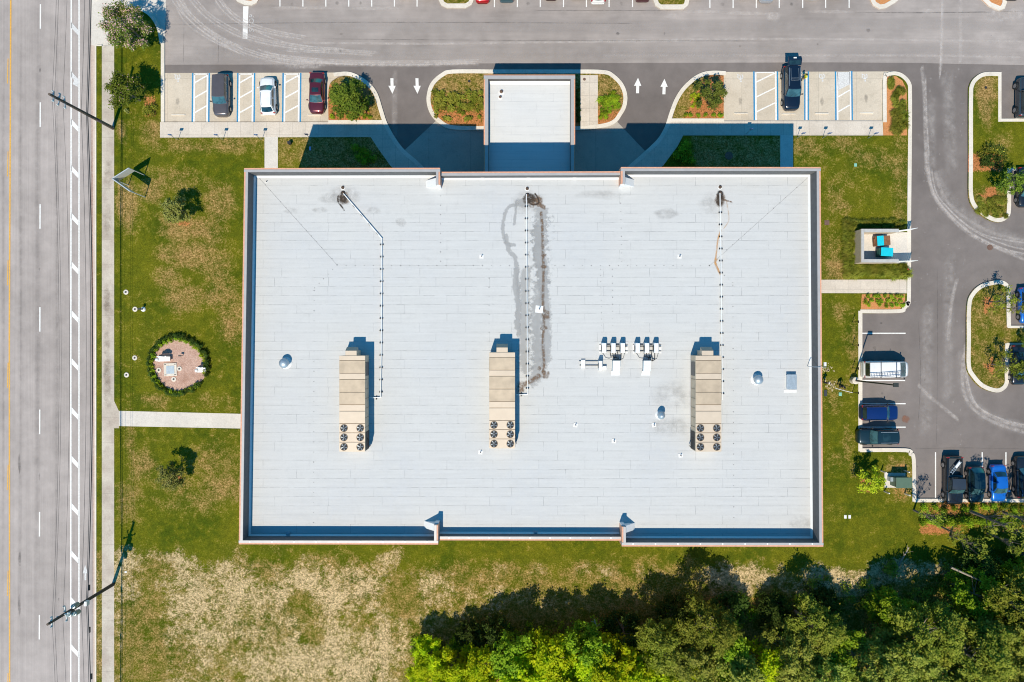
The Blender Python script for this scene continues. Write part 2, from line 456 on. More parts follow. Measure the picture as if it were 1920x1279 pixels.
# ================================================================ THE SETTING
M_grass = grass_mat()
M_conc = concrete('concrete_material', (.60, .52, .435), (.68, .595, .505), (1.55, 1.55))
M_conc_bay = concrete('bay_concrete', (.56, .475, .37), (.635, .545, .435), (4.6, 6.3))
M_conc_pale = concrete('pale_concrete', (.60, .55, .49), (.68, .62, .55))
M_kerb = concrete('kerb_concrete', (.65, .58, .49), (.75, .68, .59))
M_gutter = concrete('gutter_concrete', (.55, .44, .37), (.62, .50, .42))
M_walk = concrete('walk_concrete', (.45, .375, .31), (.60, .53, .44), (40, 3.05))
M_road = asphalt('road_asphalt', (.335, .290, .268), (.415, .360, .335), (1.1, .012))
M_lot = asphalt('lot_asphalt', (.270, .232, .213), (.375, .325, .300), (.05, .55))
M_drive = asphalt('drive_asphalt', (.150, .126, .116), (.205, .175, .162), None, .35)
M_mulch = mulch_mat('orange_mulch', (.50, .17, .045), (.66, .32, .13), (.40, .19, .08))
M_pink = mulch_mat('pink_gravel', (.42, .25, .19), (.60, .41, .33), (.36, .20, .14), 6)
M_white = mat('road_paint', (.76, .74, .71), .7, var=.14, scale=5)
M_wornwhite = mat('worn_road_paint', (.60, .585, .57), .8, var=.22, scale=7)
M_blue = mat('blue_paint', (.03, .22, .42), .6, var=.18, scale=6)
M_yellow = mat('yellow_paint', (.68, .36, .06), .7, var=.2, scale=5)

grd = grid_poly('ground', [(-14000, -14000), (16000, -14000), (16000, 16000), (-14000, 16000)], -.06,
                mulch_mat('far_ground', (.10, .105, .04), (.17, .15, .07), (.25, .20, .12), 2))
grid_poly('road', [(-9000, -9000), (176, -9000), (176, 9000), (-9000, 9000)], 0.0, M_road)
grid_poly('driveway', [(174, -3000), (3600, -3000), (3600, 944), (174, 944)], -.004, M_drive)
# worn grey parking lot laid over it
lot_edge = [(300, 121.5), (540, 121), (700, 120), (900, 119), (1100, 118.5), (1400, 117.5), (1560, 117), (1720, 118), (1800, 120), (1920, 122), (3600, 122)]
grid_poly('parking_lot', [(240, -3000), (3600, -3000)] + lot_edge[::-1] + [(300, 60), (240, 10)], .003, M_lot)
# gutter along the avenue and concrete apron of the side entrance
grid_poly('gutter', [(170, -3000), (180, -3000), (180, 3000), (176, 3000), (175, 1279), (174, 640), (172, 300), (170, 80)], .006, M_gutter)
grid_poly('driveway_apron', [(170, -120), (309, -120), (311, 20), (309, 70), (303, 70), (297, 44), (280, 24), (262, 14), (214, 12), (214, 86), (178, 86), (170, 84)], .008, M_conc_pale)
grid_poly('sidewalk', [(182, -900), (230, -900), (230, -100), (182, -100)], .012, M_walk)

# ---- raised lawn of the block
def ell(x, y, L):
    s = 0
    for cx, cy, rx, ry, a in L:
        d = ((x - cx) / rx) ** 2 + ((y - cy) / ry) ** 2
        if d < 4: s = max(s, a * max(0.0, 1 - d / 2.2)) if a > 0 else s
        if a < 0 and d < 2: s += a * (1 - d / 2)
    return s
DRY = [(285, 248, 22, 18, .8), (340, 272, 70, 9, .7), (440, 270, 50, 9, .7), (226, 246, 9, 14, .8), (238, 385, 20, 42, .85), (285, 362, 22, 22, .7), (330, 345, 42, 26, .5),
       (352, 428, 45, 24, .75), (300, 400, 20, 15, .4), (358, 478, 48, 24, .7), (415, 380, 30, 40, .5), (405, 470, 30, 50, .45), (312, 520, 24, 22, .6), (345, 560, 30, 26, .7),
       (418, 555, 36, 26, .65), (435, 600, 26, 40, .6), (305, 478, 18, 14, .6), (290, 752, 30, 12, .6), (262, 744, 20, 8, .5), (405, 755, 40, 12, .45), (268, 868, 20, 22, .7), (330, 905, 34, 20, .5), (400, 870, 52, 34, .45),
       (420, 910, 44, 34, .55), (240, 830, 8, 60, .5), (350, 940, 60, 20, .35), (240, 950, 20, 50, .5), (540, 272, 24, 20, .6), (545, 292, 20, 22, .5), (600, 290, 20, 20, .3),
       (1510, 275, 30, 18, .65), (1530, 300, 24, 14, .5), (1580, 270, 30, 14, .4), (1640, 300, 40, 20, .45), (1690, 320, 20, 60, .55), (1580, 390, 20, 14, .65), (1560, 460, 24, 30, .55), (1568, 505, 22, 20, .8), (1560, 370, 20, 50, .4),
       (1690, 400, 18, 20, .5), (1600, 340, 60, 30, .25), (1570, 580, 16, 18, .6), (1600, 660, 14, 60, .5), (1570, 720, 30, 14, .6), (1565, 760, 20, 20, .35), (1590, 830, 12, 40, .4), (1600, 880, 14, 14, .45), (1560, 860, 14, 14, .3), (1670, 860, 26, 8, .35), (1560, 960, 18, 20, .2),
       (1685, 880, 24, 20, .8), (1690, 915, 20, 20, .8)]
SAND = [(560, 1200, 330, 190, .52), (330, 1100, 140, 75, .58), (430, 1150, 80, 120, .62), (260, 1050, 60, 25, .62), (640, 1240, 140, 60, .70), (700, 1150, 60, 60, .42), (470, 1060, 160, 22, .35),
        (1370, 1075, 52, 48, .75), (1440, 1065, 60, 26, .60), (1100, 1070, 200, 18, .28), (1560, 1085, 90, 30, .8), (1690, 1050, 110, 34, .85), (1640, 1080, 60, 20, .8), (1020, 1120, 60, 20, .38), (1250, 1170, 20, 40, .6), (1800, 1010, 160, 40, .6), (1550, 1265, 40, 20, .5)]
GREENB = [(275, 1200, 34, 120, -.5), (560, 1125, 26, 16, -.5), (500, 1085, 20, 14, -.3), (760, 1130, 30, 40, -.4), (585, 1190, 22, 18, -.4), (450, 1215, 20, 20, -.4), (690, 1170, 14, 24, -.4), (240, 1000, 20, 20, -.3), (300, 1065, 26, 16, -.3)]
def lawn_attr(x, y):
    nz = mn.noise(Vector((x / 60, y / 60, 3))); n2 = mn.noise(Vector((x / 22, y / 22, 8)))
    dry = ell(x, y, DRY) + .10 + .22 * nz + .18 * n2
    if x > 214 and y < 1000 and x < 760: dry += .06
    sand = 0; mul = 0
    if y > 985:
        yy = y + 26 * n2 + 30 * nz + (14 if x < 300 else 0); t = min(1, (yy - 1022) / 34.0) if x < 760 else min(1, (yy - 1040) / 30)
        if 1536 < x and y < 1010: t = 0
        sand = max(0, ell(x, y, SAND)) + min(0, ell(x, y, GREENB)) * .8 + .10 * nz
        sand *= max(0, min(1, t))
        dry = .10 + (.48 if x < 760 else .46) * max(0, min(1, t)) + .3 * n2 * max(0, t)
        if x > 1536 and y < 1060: dry = .12
    if y > 1190 and x > 800 or (y > 1120 and x > 1150): mul = .35 + .4 * nz; sand *= .4
    if x > 1715 and 940 < y < 1002: mul = .50 + .3 * nz
    if (x - 348) ** 2 / 16 ** 2 + (y - 417) ** 2 / 14 ** 2 < 1: mul = .62
    if (x - 333) ** 2 / 15 ** 2 + (y - 900) ** 2 / 13 ** 2 < 1: mul = .66
    if 252 < y < 320 and (560 < x < 735 or 1290 < x < 1465): dry = .8 + .5 * n2  # lawn in the building's shadow: its browner shade tone put into the grass colour
    if 265 < x < 302 and 170 < y < 226: mul = .58
    if (x - 1622) ** 2 / 18 ** 2 + (y - 905) ** 2 / 20 ** 2 < 1: mul = .62
    if 1676 < x < 1710 and 866 < y < 935: mul = .44
    return dry, sand, mul
lawn_poly = [(180, 86), (191, 86), (214, 86), (214, 12), (245, 13), (262, 16), (280, 26), (293, 42), (300, 60), (303, 80), (303, 229),
             (620, 229), (717, 229), (727, 245), (740, 265), (755, 285), (787, 311), (812, 340), (820, 400), (1110, 400), (1140, 345), (1182, 312), (1210, 289), (1235, 265), (1250, 240), (1254, 226),
             (1357, 226), (1655, 226), (1655, 150), (1660, 141), (1675, 136), (1692, 142), (1704, 156), (1708, 175), (1708, 225), (1706, 555), (1704, 567), (1697, 580), (1685, 587), (1614, 588),
             (1614, 844), (1697, 843), (1708, 850), (1714, 862), (1716, 940), (2600, 944), (2600, 2100), (180, 2100)]
grid_poly('lawn', lawn_poly, .12, M_grass, 1.0, (('dry', 'sand', 'mulch'), lawn_attr), window=(180, 1960, 0, 1310))

# ---- sidewalks, drives, bays in concrete
grid_poly('sidewalk', [(191, 86), (214, 86), (214, 752), (223, 771), (223, 803), (214, 803), (214, 2600), (191, 2600)], .128, M_walk)
grid_poly('sidewalk', [(223, 770.5), (449, 776), (520, 777), (520, 804.5), (449, 803.5), (223, 799)], .129, M_conc_pale)
grid_poly('sidewalk', [(300, 229), (717, 229), (727, 245), (740, 265), (755, 285), (787, 311), (812, 340), (790, 345), (755, 330), (732, 311), (710, 280), (695, 257), (300, 258)], .130, M_conc)
grid_poly('sidewalk', [(496, 257), (521, 257), (521, 372), (496, 372)], .134, M_conc_pale)
grid_poly('sidewalk', [(1254, 226), (1655, 226), (1656, 254), (1281, 254), (1270, 275), (1244, 310), (1200, 345), (1140, 345), (1182, 312), (1210, 289), (1235, 265), (1250, 240)], .130, M_conc)
grid_poly('sidewalk', [(1463, 253), (1487, 253), (1487, 372), (1463, 372)], .134, M_conc_pale)
grid_poly('sidewalk', [(1450, 525), (1700, 524), (1700, 550), (1450, 549.5)], .134, M_conc)
grid_poly('parking_bay', [(304, 137), (660, 136), (640, 140), (622, 152), (616, 170), (616, 228), (304, 228)], .006, M_conc_bay)
grid_poly('parking_bay', [(1345, 135), (1675, 134), (1662, 139), (1655, 152), (1655, 226), (1357, 226), (1357, 142)], .006, M_conc_bay)
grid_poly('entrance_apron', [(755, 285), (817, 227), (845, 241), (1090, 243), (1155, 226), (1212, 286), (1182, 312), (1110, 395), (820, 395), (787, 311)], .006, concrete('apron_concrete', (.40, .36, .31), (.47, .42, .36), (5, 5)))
# island with the covered drop-off
isl_a = curve([(929, 135), (850, 135), (830, 141), (812, 157), (805, 175), (804, 193), (810, 212), (822, 226), (845, 239), (895, 241)]) + [(1090, 241)] + curve([(1090, 241), (1132, 236), (1152, 228), (1162, 215), (1170, 200), (1172, 180), (1165, 160), (1150, 144), (1132, 136), (1078, 135)])[1:]
grid_poly('planting_bed', isl_a, .12, M_grass, .6, (('dry', 'sand', 'mulch'), lambda x, y: (.75 + .3 * mn.noise(Vector((x / 9, y / 9, 0))), 0, .62 if y > 212 or (y > 195 and x < 825) or (x > 1120 and y > 205) else (.4 if y > 175 else .1))))
grid_poly('sidewalk', [(1088, 141), (1121, 141), (1121, 235), (1088, 239)], .130, M_conc)
# tree beds beside the accessible bays
bed_w = curve([(616, 228), (616, 168), (626, 150), (650, 142), (670, 146), (690, 160), (703, 178), (710, 200), (716, 228)])
def bed_w_at(x, y): return (.8 + .3 * mn.noise(Vector((x / 9, y / 9, 0))), 0, .66 if x < 695 and y > 160 else .2)
grid_poly('planting_bed', bed_w, .12, M_grass, .6, (('dry', 'sand', 'mulch'), bed_w_at))
bed_e = curve([(1261, 226), (1264, 210), (1272, 186), (1288, 165), (1310, 148), (1335, 141), (1357, 142)]) + [(1357, 226)]
grid_poly('planting_bed', bed_e, .12, M_grass, .6, (('dry', 'sand', 'mulch'), lambda x, y: (.7, 0, .68 if x > 1275 + (226 - y) * .55 else .1)))
grid_poly('planting_bed', [(1656, 254), (1656, 150), (1661, 143), (1680, 143), (1692, 151), (1700, 168), (1701, 254)], .126, M_mulch)
grid_poly('planting_bed', [(1616, 552), (1697, 552), (1697, 567), (1687, 580), (1614, 580)], .126, M_mulch)
# islands of the east parking lot
isl_ne = curve([(1876, 136), (1845, 136), (1827, 145), (1817, 160), (1815, 185), (1815, 300), (1815, 365), (1822, 388), (1835, 402), (1855, 414), (1874, 417), (1887, 410), (1894, 395), (1894, 345), (1895, 316)]) + [(2300, 316), (2300, 228), (1876, 228)]
grid_poly('lawn', isl_ne, .12, M_grass, .8, (('dry', 'sand', 'mulch'), lambda x, y: (ell(x, y, [(1850, 170, 18, 30, .9), (1850, 205, 12, 30, .7), (1880, 270, 20, 20, .4)]) + .15 + (.35 if y > 350 else 0), 0, .68 if (x - 1855) ** 2 / 17 ** 2 + (y - 362) ** 2 / 15 ** 2 < 1 or (y > 283 and y < 328 and x < 1886) else 0)))
isl_e = curve([(1894, 614), (1893, 560), (1891, 537), (1880, 527), (1864, 526), (1837, 534), (1819, 551), (1812, 575), (1811, 640), (1811, 687), (1819, 707), (1838, 727), (1866, 736), (1882, 730), (1889, 717), (1885, 700), (1886, 644)]) + [(2300, 644), (2300, 614)]
grid_poly('lawn', isl_e, .12, M_grass, .8, (('dry', 'sand', 'mulch'), lambda x, y: (.55 + .35 * mn.noise(Vector((x / 14, y / 14, 0))), 0, .66 if (x - 1852) ** 2 + (y - 572) ** 2 < 260 or (x - 1858) ** 2 + (y - 685) ** 2 < 200 else 0)))
# small islands of the upper rows, cut by the frame
tops = [[(437, -60), (437, -10), (446, 3), (460, 9), (473, 10), (481, 6), (487, -3), (490, -60)], [(823, -60), (823, 0), (828, 10), (838, 15), (874, 15), (884, 9), (888, 0), (888, -60)],
        [(1224, -60), (1225, 0), (1229, 11), (1238, 17), (1282, 17), (1289, 10), (1291, 0), (1291, -60)],
        [(1630, -60), (1631, 0), (1636, 10), (1648, 17), (1660, 15), (1676, 6), (1690, -6), (1720, -60)], [(1800, -60), (1835, -6), (1853, 12), (1872, 20), (1881, 17), (1885, 6), (1886, -60)]]
orange = {0, 3, 4}
for i, p in enumerate(tops):
    grid_poly('planting_bed', p, .12, M_mulch if i in orange else M_grass, .8, None if i in orange else (('dry', 'sand', 'mulch'), lambda x, y: (.5, 0, 0)))

# ---- kerbs
kb = MB()
nk = [0]
def K(pts, w=7.5, side=0.0, closed=False, sm=True):
    nk[0] += 1; strip(kb, curve(pts) if sm else pts, w, -.001 * nk[0], .145 + .0012 * nk[0], side, closed)
K([(180.5, 86), (180.5, 3000)], 2.6, sm=False); K([(182, 86), (192, 86)], 2.6, sm=False); K([(181, -600), (181, 0)], 2.2, sm=False)
K([(214, 12), (245, 13), (262, 16), (280, 26), (293, 42), (300, 60), (304, 82)], 7)
K([(306, 78), (306, 229)], 6.5, sm=False)
K([(616, 229), (717, 229)], 6, sm=False)
K([(626, 141), (652, 139), (672, 146), (692, 160), (705, 178), (714, 206), (721, 228), (729, 245), (741, 265), (757, 285), (787, 311), (815, 345)])
K(isl_a[:-1], 7.5, closed=True, sm=False)
K([(1360, 138), (1330, 137.5), (1307, 145), (1285, 163), (1270, 184), (1260, 208), (1253, 230), (1248, 243), (1235, 264), (1209, 289), (1184, 311), (1140, 350)])
K([(1357, 226), (1256, 226)], 6, sm=False)
K([(1658, 230), (1658, 150), (1663, 141), (1678, 138.5), (1692, 144), (1703, 157), (1705, 176), (1705, 255), (1703.5, 400), (1703, 555), (1700.5, 568), (1694, 578), (1684, 583.5), (1612, 584)], 7)
K([(1612, 583), (1612, 846)], 7.5, sm=False)
K([(1611, 844), (1697, 844), (1706, 851), (1712, 862), (1713, 940)], 7)
K([(1713, 938), (2600, 939)], 6.5, sm=False)
K([(1876, 140), (1846, 140), (1830, 148), (1821, 161), (1819, 185), (1819, 300), (1819, 364), (1826, 386), (1838, 398), (1857, 410), (1873, 413), (1885, 407), (1890, 394), (1890, 345), (1891, 316)])
K([(1873, 138), (1873, 229)], 6, sm=False); K([(1871, 226), (2300, 226)], 5.5, sm=False); K([(1892, 318), (2300, 318)], 5, sm=False)
K([(1890, 614), (1889, 560), (1888, 540), (1879, 530.5), (1864, 530), (1839, 537), (1822, 553), (1815.5, 575), (1815, 640), (1815, 686), (1823, 704), (1841, 723), (1866, 732), (1880, 727), (1886, 716), (1886, 700), (1887, 644)])
K([(1888, 613), (2300, 613)], 4.5, sm=False); K([(1886, 645), (2300, 645)], 4, sm=False)
for i, p in enumerate(tops): K(offset_poly(p, 3), 8, closed=True, sm=False)
kb.build('kerb', M_kerb)['kind'] = 'structure'

# ---- painted markings (one sheet per colour)
def seg(mb, a, b, w, z=.012):
    p, q = W(*a), W(*b); d = (q - p).normalized(); n = Vector((-d.y, d.x, 0)) * U(w) / 2
    mb.add([(*(p + n).xy, z), (*(p - n).xy, z), (*(q - n).xy, z), (*(q + n).xy, z)], [(0, 1, 2, 3)])
def polym(mb, pts, z=.012):
    mb.sheet([W(*p).xy for p in pts], z)
wl = MB(); wm = MB(); bl = MB(); yl = MB()
def tdash(x, y0, y1, w=2.2): seg(wl, (x, y0), (x - .2, y1), w)
for y in (8, 192, 383, 576, 768, 960, 1153, -180, -370, 1346): tdash(76 - y * .0017, y, y + 46, 2.4)
seg(wl, (134.5, -700), (133, 640), 2.6); seg(wl, (133, 640), (132.5, 1900), 2.6); seg(wl, (148.5, -700), (148, 1900), 2.4)
yb = [54, 146, 235, 322, 411, 502, 593, 683, 775, 866, 955, 1044, 1132, 1220, -36, -126]
for i, y in enumerate(yb):
    mb = wm if i in (0, 1, 15) else wl
    polym(mb, [(134, y - 12), (134, y - 1), (147.3, y + 13), (147.3, y + 3)])
seg(yl, (23, -700), (19.5, 200), 2.8); seg(yl, (19.5, 200), (17.5, 640), 2.6); seg(yl, (17.5, 640), (18.2, 1279), 2.4); seg(yl, (18.2, 1279), (22, 1900), 2.4)
for y in (110, 284, 488, 680, 872, 1070, 1262, -80): seg(yl, (15.2, y), (14, y + 47), 1.7)
# bicycle-lane arrow by the kerb
polym(wm, [(160, 1059), (155, 1075), (158.5, 1075), (158.5, 1088), (162, 1088), (162, 1075), (165, 1075)])
# small worn cycle-lane arrow
polym(wm, [(140, 148), (136, 158), (146, 163), (146, 152)], .013)
# stop bar and worn STOP lettering read from the west
polym(wl, [(456, 12), (466, 12), (464, 73), (455, 73)])
# bays of the upper row
for x in (525, 568, 611, 654, 697, 739.5, 782): seg(wl, (x, -40), (x, 12.5), 2)
for x in (927, 970, 1013, 1056.5, 1099.5, 1142, 1186): seg(wl, (x, -40), (x, 13.5), 2)
for x in (1331, 1374.5, 1418, 1461, 1505, 1548, 1592): seg(wl, (x, -40), (x, 15), 2)
# accessible bays, west
for x, s in ((361.5, 1), (392.5, -1), (446, 1), (477.5, -1), (531, 1), (564, -1)):
    seg(bl, (x, 137), (x - 1, 228.3), 2.8); seg(wl, (x + 3.2 * s, 139 if s > 0 else 137), (x - 1 + 3.2 * s, 228.3), 3.0)
for a, b in ((364, 390), (448.5, 475), (533.5, 561)):
    seg(wl, (a, 139), (b, 139), 2)
    for y in (156, 184, 212): seg(wl, (a, y), (b, y - 15), 2.6, .014)
# accessible bays, east
for x, s in ((1413.5, 1), (1457.5, -1), (1566.5, 1)):
    seg(bl, (x, 134), (x + .8, 225.5), 2.8); seg(wl, (x + 3.2 * s, 136 if s > 0 else 134), (x + .8 + 3.2 * s, 225.5), 3.0)
seg(bl, (1509, 148), (1509, 225.5), 2.6); seg(bl, (1515.5, 134), (1515.5, 225.5), 2.6); seg(wl, (1512.2, 140), (1512.2, 225.5), 3.4)
seg(bl, (1597, 133), (1598, 225.5), 2.6); seg(wl, (1594, 134), (1595, 225.5), 2.4)
for y in (154, 182, 210): seg(wl, (1418, y), (1453, y - 17), 2.4, .014)
seg(wl, (1418, 136), (1455, 136), 2, .014)
for y in (182, 210): seg(wl, (1571, y), (1593, y - 13), 2.4, .014)
polym(wm, [(1570, 135), (1594, 135), (1594, 158), (1571, 170)])  # overexposed white at the top of the aisle, put in as pale colour
# lane arrows
for x, y, s in ((735, 161, 1), (782, 161, 1), (1195.5, 161, -1), (1245, 163, -1)):
    polym(wl, [(x - 3, y - 14 * s), (x + 2.6, y - 14 * s), (x + 3, y), (x + 7, y), (x + .8, y + 15 * s), (x - 6.8, y), (x - 2.6, y)])
# east bays
for x in (1754, 1841.5, 1886): seg(wl, (x, 848), (x, 934), 2.2)
for y, x1 in ((625, 1698), (713.5, 1697), (757, 1698), (801, 1698)): seg(wl, (1617, y), (x1, y), 2.2)
# wheelchair emblems: ring, arm, seat and leg, head
def wheelchair(x, y, mb):
    for i in range(14):
        t0, t1 = R(-60 + i * 20), R(-60 + (i + 1) * 20)
        polym(mb, [(x + 5.6 * math.cos(t0), y + 5.6 * math.sin(t0)), (x + 5.6 * math.cos(t1), y + 5.6 * math.sin(t1)), (x + 3.8 * math.cos(t1), y + 3.8 * math.sin(t1)), (x + 3.8 * math.cos(t0), y + 3.8 * math.sin(t0))])
    polym(mb, [(x - 1, y - 2), (x + 1.4, y - 2), (x + 2, y + 6), (x, y + 6)], .013); polym(mb, [(x - 6, y - 5), (x, y - 3), (x, y - 1.6), (x - 6, y - 3.6)], .0135)
    polym(mb, [(x + 1.2 + 1.9 * math.cos(R(a)), y + 8.6 + 1.9 * math.sin(R(a))) for a in range(0, 360, 45)], .0136)
for x, y in ((333, 144), (1388, 144), (1541, 143), (1621, 143)): wheelchair(x, y, wm)
wl.build('lane_marking', M_white)['kind'] = 'structure'; wm.build('lane_marking', M_wornwhite)['kind'] = 'structure'
bl.build('bay_marking', M_blue)['kind'] = 'structure'; yl.build('centre_line', M_yellow)['kind'] = 'structure'
cu = bpy.data.curves.new('stop_lettering', 'FONT'); cu.body = 'STOP'; cu.size = .84; cu.space_character = 1.1
tob = bpy.data.objects.new('stop_tmp', cu); COL.objects.link(tob)
bpy.context.view_layer.update()
me = bpy.data.meshes.new_from_object(tob.evaluated_get(bpy.context.evaluated_depsgraph_get())); bpy.data.objects.remove(tob)
me.materials.clear(); me.materials.append(stain_mat('worn_lettering_paint', (.72, .71, .70), 1.0, 3.2, .38, .70))
at = me.attributes.new('fade', 'FLOAT', 'POINT'); at.data.foreach_set('value', [1.0] * len(me.vertices))
st = bpy.data.objects.new('stop_lettering', me); COL.objects.link(st); p = W(476, 60); st.location = (p.x, p.y, .013); st.rotation_euler = (0, 0, R(90)); st['kind'] = 'structure'

# ---- dust, tyre marks and old repairs on the asphalt
M_dust = stain_mat('pale_dust', (.66, .59, .55), .60, 1.5, .34, .70)
M_dust3 = stain_mat('crisp_dust', (.70, .63, .59), .60, 2.2, .32, .68)
M_dust2 = stain_mat('fine_dust', (.45, .40, .375), .50, 1.0, .30, .66)
M_dark = stain_mat('dark_track', (.11, .10, .095), .50, .8, .30, .75)
dd = Decal(.0075)
arcs = [[(322, 0), (345, 28), (385, 62), (440, 92), (500, 112), (560, 122)], [(352, -4), (385, 32), (430, 60), (480, 78), (560, 92), (640, 98)], [(402, -2), (420, 22), (450, 44), (500, 62), (570, 74)],
        [(330, 0), (352, 34), (395, 70), (450, 100)], [(480, 104), (600, 118), (760, 121), (900, 118)], [(530, 96), (640, 100), (700, 104)]]
dc = Decal(.0215)
for i, a in enumerate(arcs):
    for o_ in (0, 5, 9): dc.ribbon(curve([(x + o_, y - o_ * .7 + 1.2 * mn.noise(Vector((x * .05, i, o_)))) for x, y in a], 5), 3.6)
for a in ([(330, 14), (352, 46), (400, 78), (460, 104)], [(420, 8), (442, 34), (480, 58), (530, 78), (600, 90)], [(545, 108), (640, 120), (760, 122), (900, 119)], [(480, 92), (560, 112), (640, 121)]): dc.ribbon(curve(a, 6), 4)
for a in ([(1742, 312), (1750, 360), (1777, 398), (1822, 438), (1882, 466), (1925, 476)], [(1746, 316), (1756, 362), (1783, 396), (1828, 434), (1888, 460), (1925, 468)], [(1768, 380), (1800, 412), (1850, 442), (1925, 456)], [(1812, 660), (1815, 716), (1834, 762), (1880, 786), (1925, 797)], [(1766, 0), (1765, 70), (1762, 150)], [(1735, 140), (1738, 230), (1742, 300)]): dc.ribbon(curve(a, 6), 4.5, .8)
dc.build('scuffed_tyre_track', M_dust3)
for a in arcs: dd.ribbon(curve(a, 5), 12, .8)
for a in arcs[:4]: dd.ribbon(curve([(x + 7, y - 5) for x, y in a], 5), 4, .7)
for a in ([(1100, 76), (1300, 74), (1500, 73), (1700, 75), (1920, 78)], [(1130, 104), (1400, 104), (1700, 104), (1920, 107)], [(560, 80), (800, 82), (1050, 79), (1300, 77)]): dd.ribbon(curve(a, 10), 6)
for a in ([(1766, -5), (1766, 60), (1763, 140)], [(1800, -5), (1801, 70), (1800, 120)], [(1740, 310), (1748, 360), (1775, 400), (1820, 440), (1880, 468), (1925, 478)], [(1752, 320), (1772, 372), (1812, 410), (1870, 440), (1925, 452)],
          [(1735, 280), (1740, 330), (1760, 378), (1800, 420), (1850, 455), (1925, 488)], [(1728, 122), (1733, 180), (1735, 260), (1740, 320)], [(1795, 520), (1782, 580), (1778, 640)], [(1810, 640), (1812, 710), (1830, 760), (1880, 790), (1925, 800)],
          [(1806, 660), (1808, 740), (1850, 785), (1925, 812)], [(1720, 720), (1745, 745), (1800, 790)]): dd.ribbon(curve(a, 6), 9, .9)
for c in ((1870, 30, 34, 14), (1905, 26, 20, 14), (540, 15, 34, 4), (700, 16, 60, 4), (1310, 22, 60, 4), (1400, 25, 60, 4), (1560, 22, 50, 4), (575, 122, 40, 8), (1260, 30, 18, 6), (590, 15, 40, 4), (1450, 30, 16, 12), (1740, 20, 18, 6)):
    dd.disc(c[:2], c[2], c[3], .9, seed=c[0])
dd.build('pale_tyre_track', M_dust)
d2 = Decal(.0095)
for a, w in (([(740, 128), (740, 330)], 14), ([(1745, 180), (1745, 330)], 26), ([(1775, 130), (1785, 330)], 30), ([(1740, 560), (1735, 820)], 30), ([(1780, 470), (1776, 760)], 26), ([(320, 40), (900, 50), (1900, 46)], 30), ([(360, 100), (900, 96), (1900, 92)], 26)):
    d2.ribbon(curve(a, 8), w)
for a, w in ((arcs[0], 26), (arcs[1], 24), (arcs[2], 16), ([(1752, 320), (1772, 372), (1812, 410), (1870, 440), (1925, 462)], 40), ([(1806, 650), (1812, 735), (1850, 780), (1925, 806)], 30), ([(560, 100), (800, 108), (1100, 106), (1400, 104)], 18)): d2.ribbon(curve(a, 6), w)
rr = random.Random(3)
for i in range(120):
    x, y = rr.uniform(1715, 1815), rr.uniform(125, 840); d2.disc((x, y), rr.uniform(.8, 2.4), rr.uniform(.8, 3), 1, .6, i, 8)
for i in range(60):
    x, y = rr.uniform(320, 1900), rr.uniform(20, 118); d2.disc((x, y), rr.uniform(.6, 1.6), rr.uniform(.6, 1.4), 1, .6, i, 8)
d2.build('dust_patch', M_dust2)
d3 = Decal(.0105)
for x, w in ((70, 16), (38, 10), (106, 10), (6, 8)): d3.ribbon([(x, -60), (x, 300), (x + 1, 700), (x, 1340)], w, .35)
for c in ((36, 870, 3, 18), (37, 1050, 3, 18), (36, 1135, 3, 20), (110, 1124, 2, 3), (75, 132, 2, 4), (74, 505, 2, 3), (74, 895, 2, 8), (1158, 63, 4, 3), (1246, 63, 2, 3), (1388, 87, 3, 2), (1628, 57, 5, 4), (640, 64, 4, 2), (1533, 83, 2, 2), (855, 10, 6, 6)):
    d3.disc(c[:2], c[2], c[3], 1, .4, c[0])
for a in ([(320, 46), (700, 42), (1200, 44)], [(600, 73), (1000, 76), (1440, 77)], [(1000, 20), (1280, 20)], [(1640, 24), (1750, 24), (1850, 22)]): d3.ribbon(curve(a, 8), 2.2, .8)
for a in ([(1757, 500), (1758, 640), (1756, 840)], [(1712, 842), (1800, 840), (1925, 842)], [(1722, 600), (1726, 700), (1722, 790)], [(1600, 24), (1700, 23), (1800, 24), (1925, 21)], [(410, 70), (409, 120)], [(345, 40), (344, 120)]): d3.ribbon(curve(a, 6), 1.4, 1)
for c in ((1654, 738, 3, 3), (1640, 652, 4, 3), (1652, 606, 3, 2), (1720, 875, 2, 2), (1734, 712, 2, 2), (1800, 870, 4, 5), (1830, 858, 3, 3), (548, 8, 4, 4), (632, 6, 4, 4), (676, 6, 3, 4), (990, 7, 4, 4), (1165, 6, 4, 4), (1355, 8, 4, 4), (1484, 8, 4, 4), (1388, 190, 4, 9), (1541, 190, 4, 9), (1624, 185, 4, 9), (333, 190, 4, 9)):
    d3.disc(c[:2], c[2], c[3], .7, .4, c[0])
d3.build('dark_tyre_track', M_dark)
d4 = Decal(.0085)
for x in (172.5, 174.5): d4.ribbon([(x - 3, -20), (x - 1.5, 300), (x, 700), (x + 1, 1300)], 1.6)
d4.disc((1698, 786), 8, 8, .9, .3, 4)
d4.build('rust_stain', stain_mat('rust_dirt', (.30, .13, .075), .7, 2.5, .25, .6))
# expansion cracks / dirt along the sidewalk
d5 = Decal(.137)
for y in (328, 414, 578, 690, 740): d5.disc((202, y), 10, 34, .7, .3, y)
for y in (560, 640, 700): d5.disc((200, y), 8, 30, .9, .3, y)
d5.build('walk_dirt', stain_mat('walk_dirt_material', (.30, .24, .19), .42, 1.3, .35, .7))
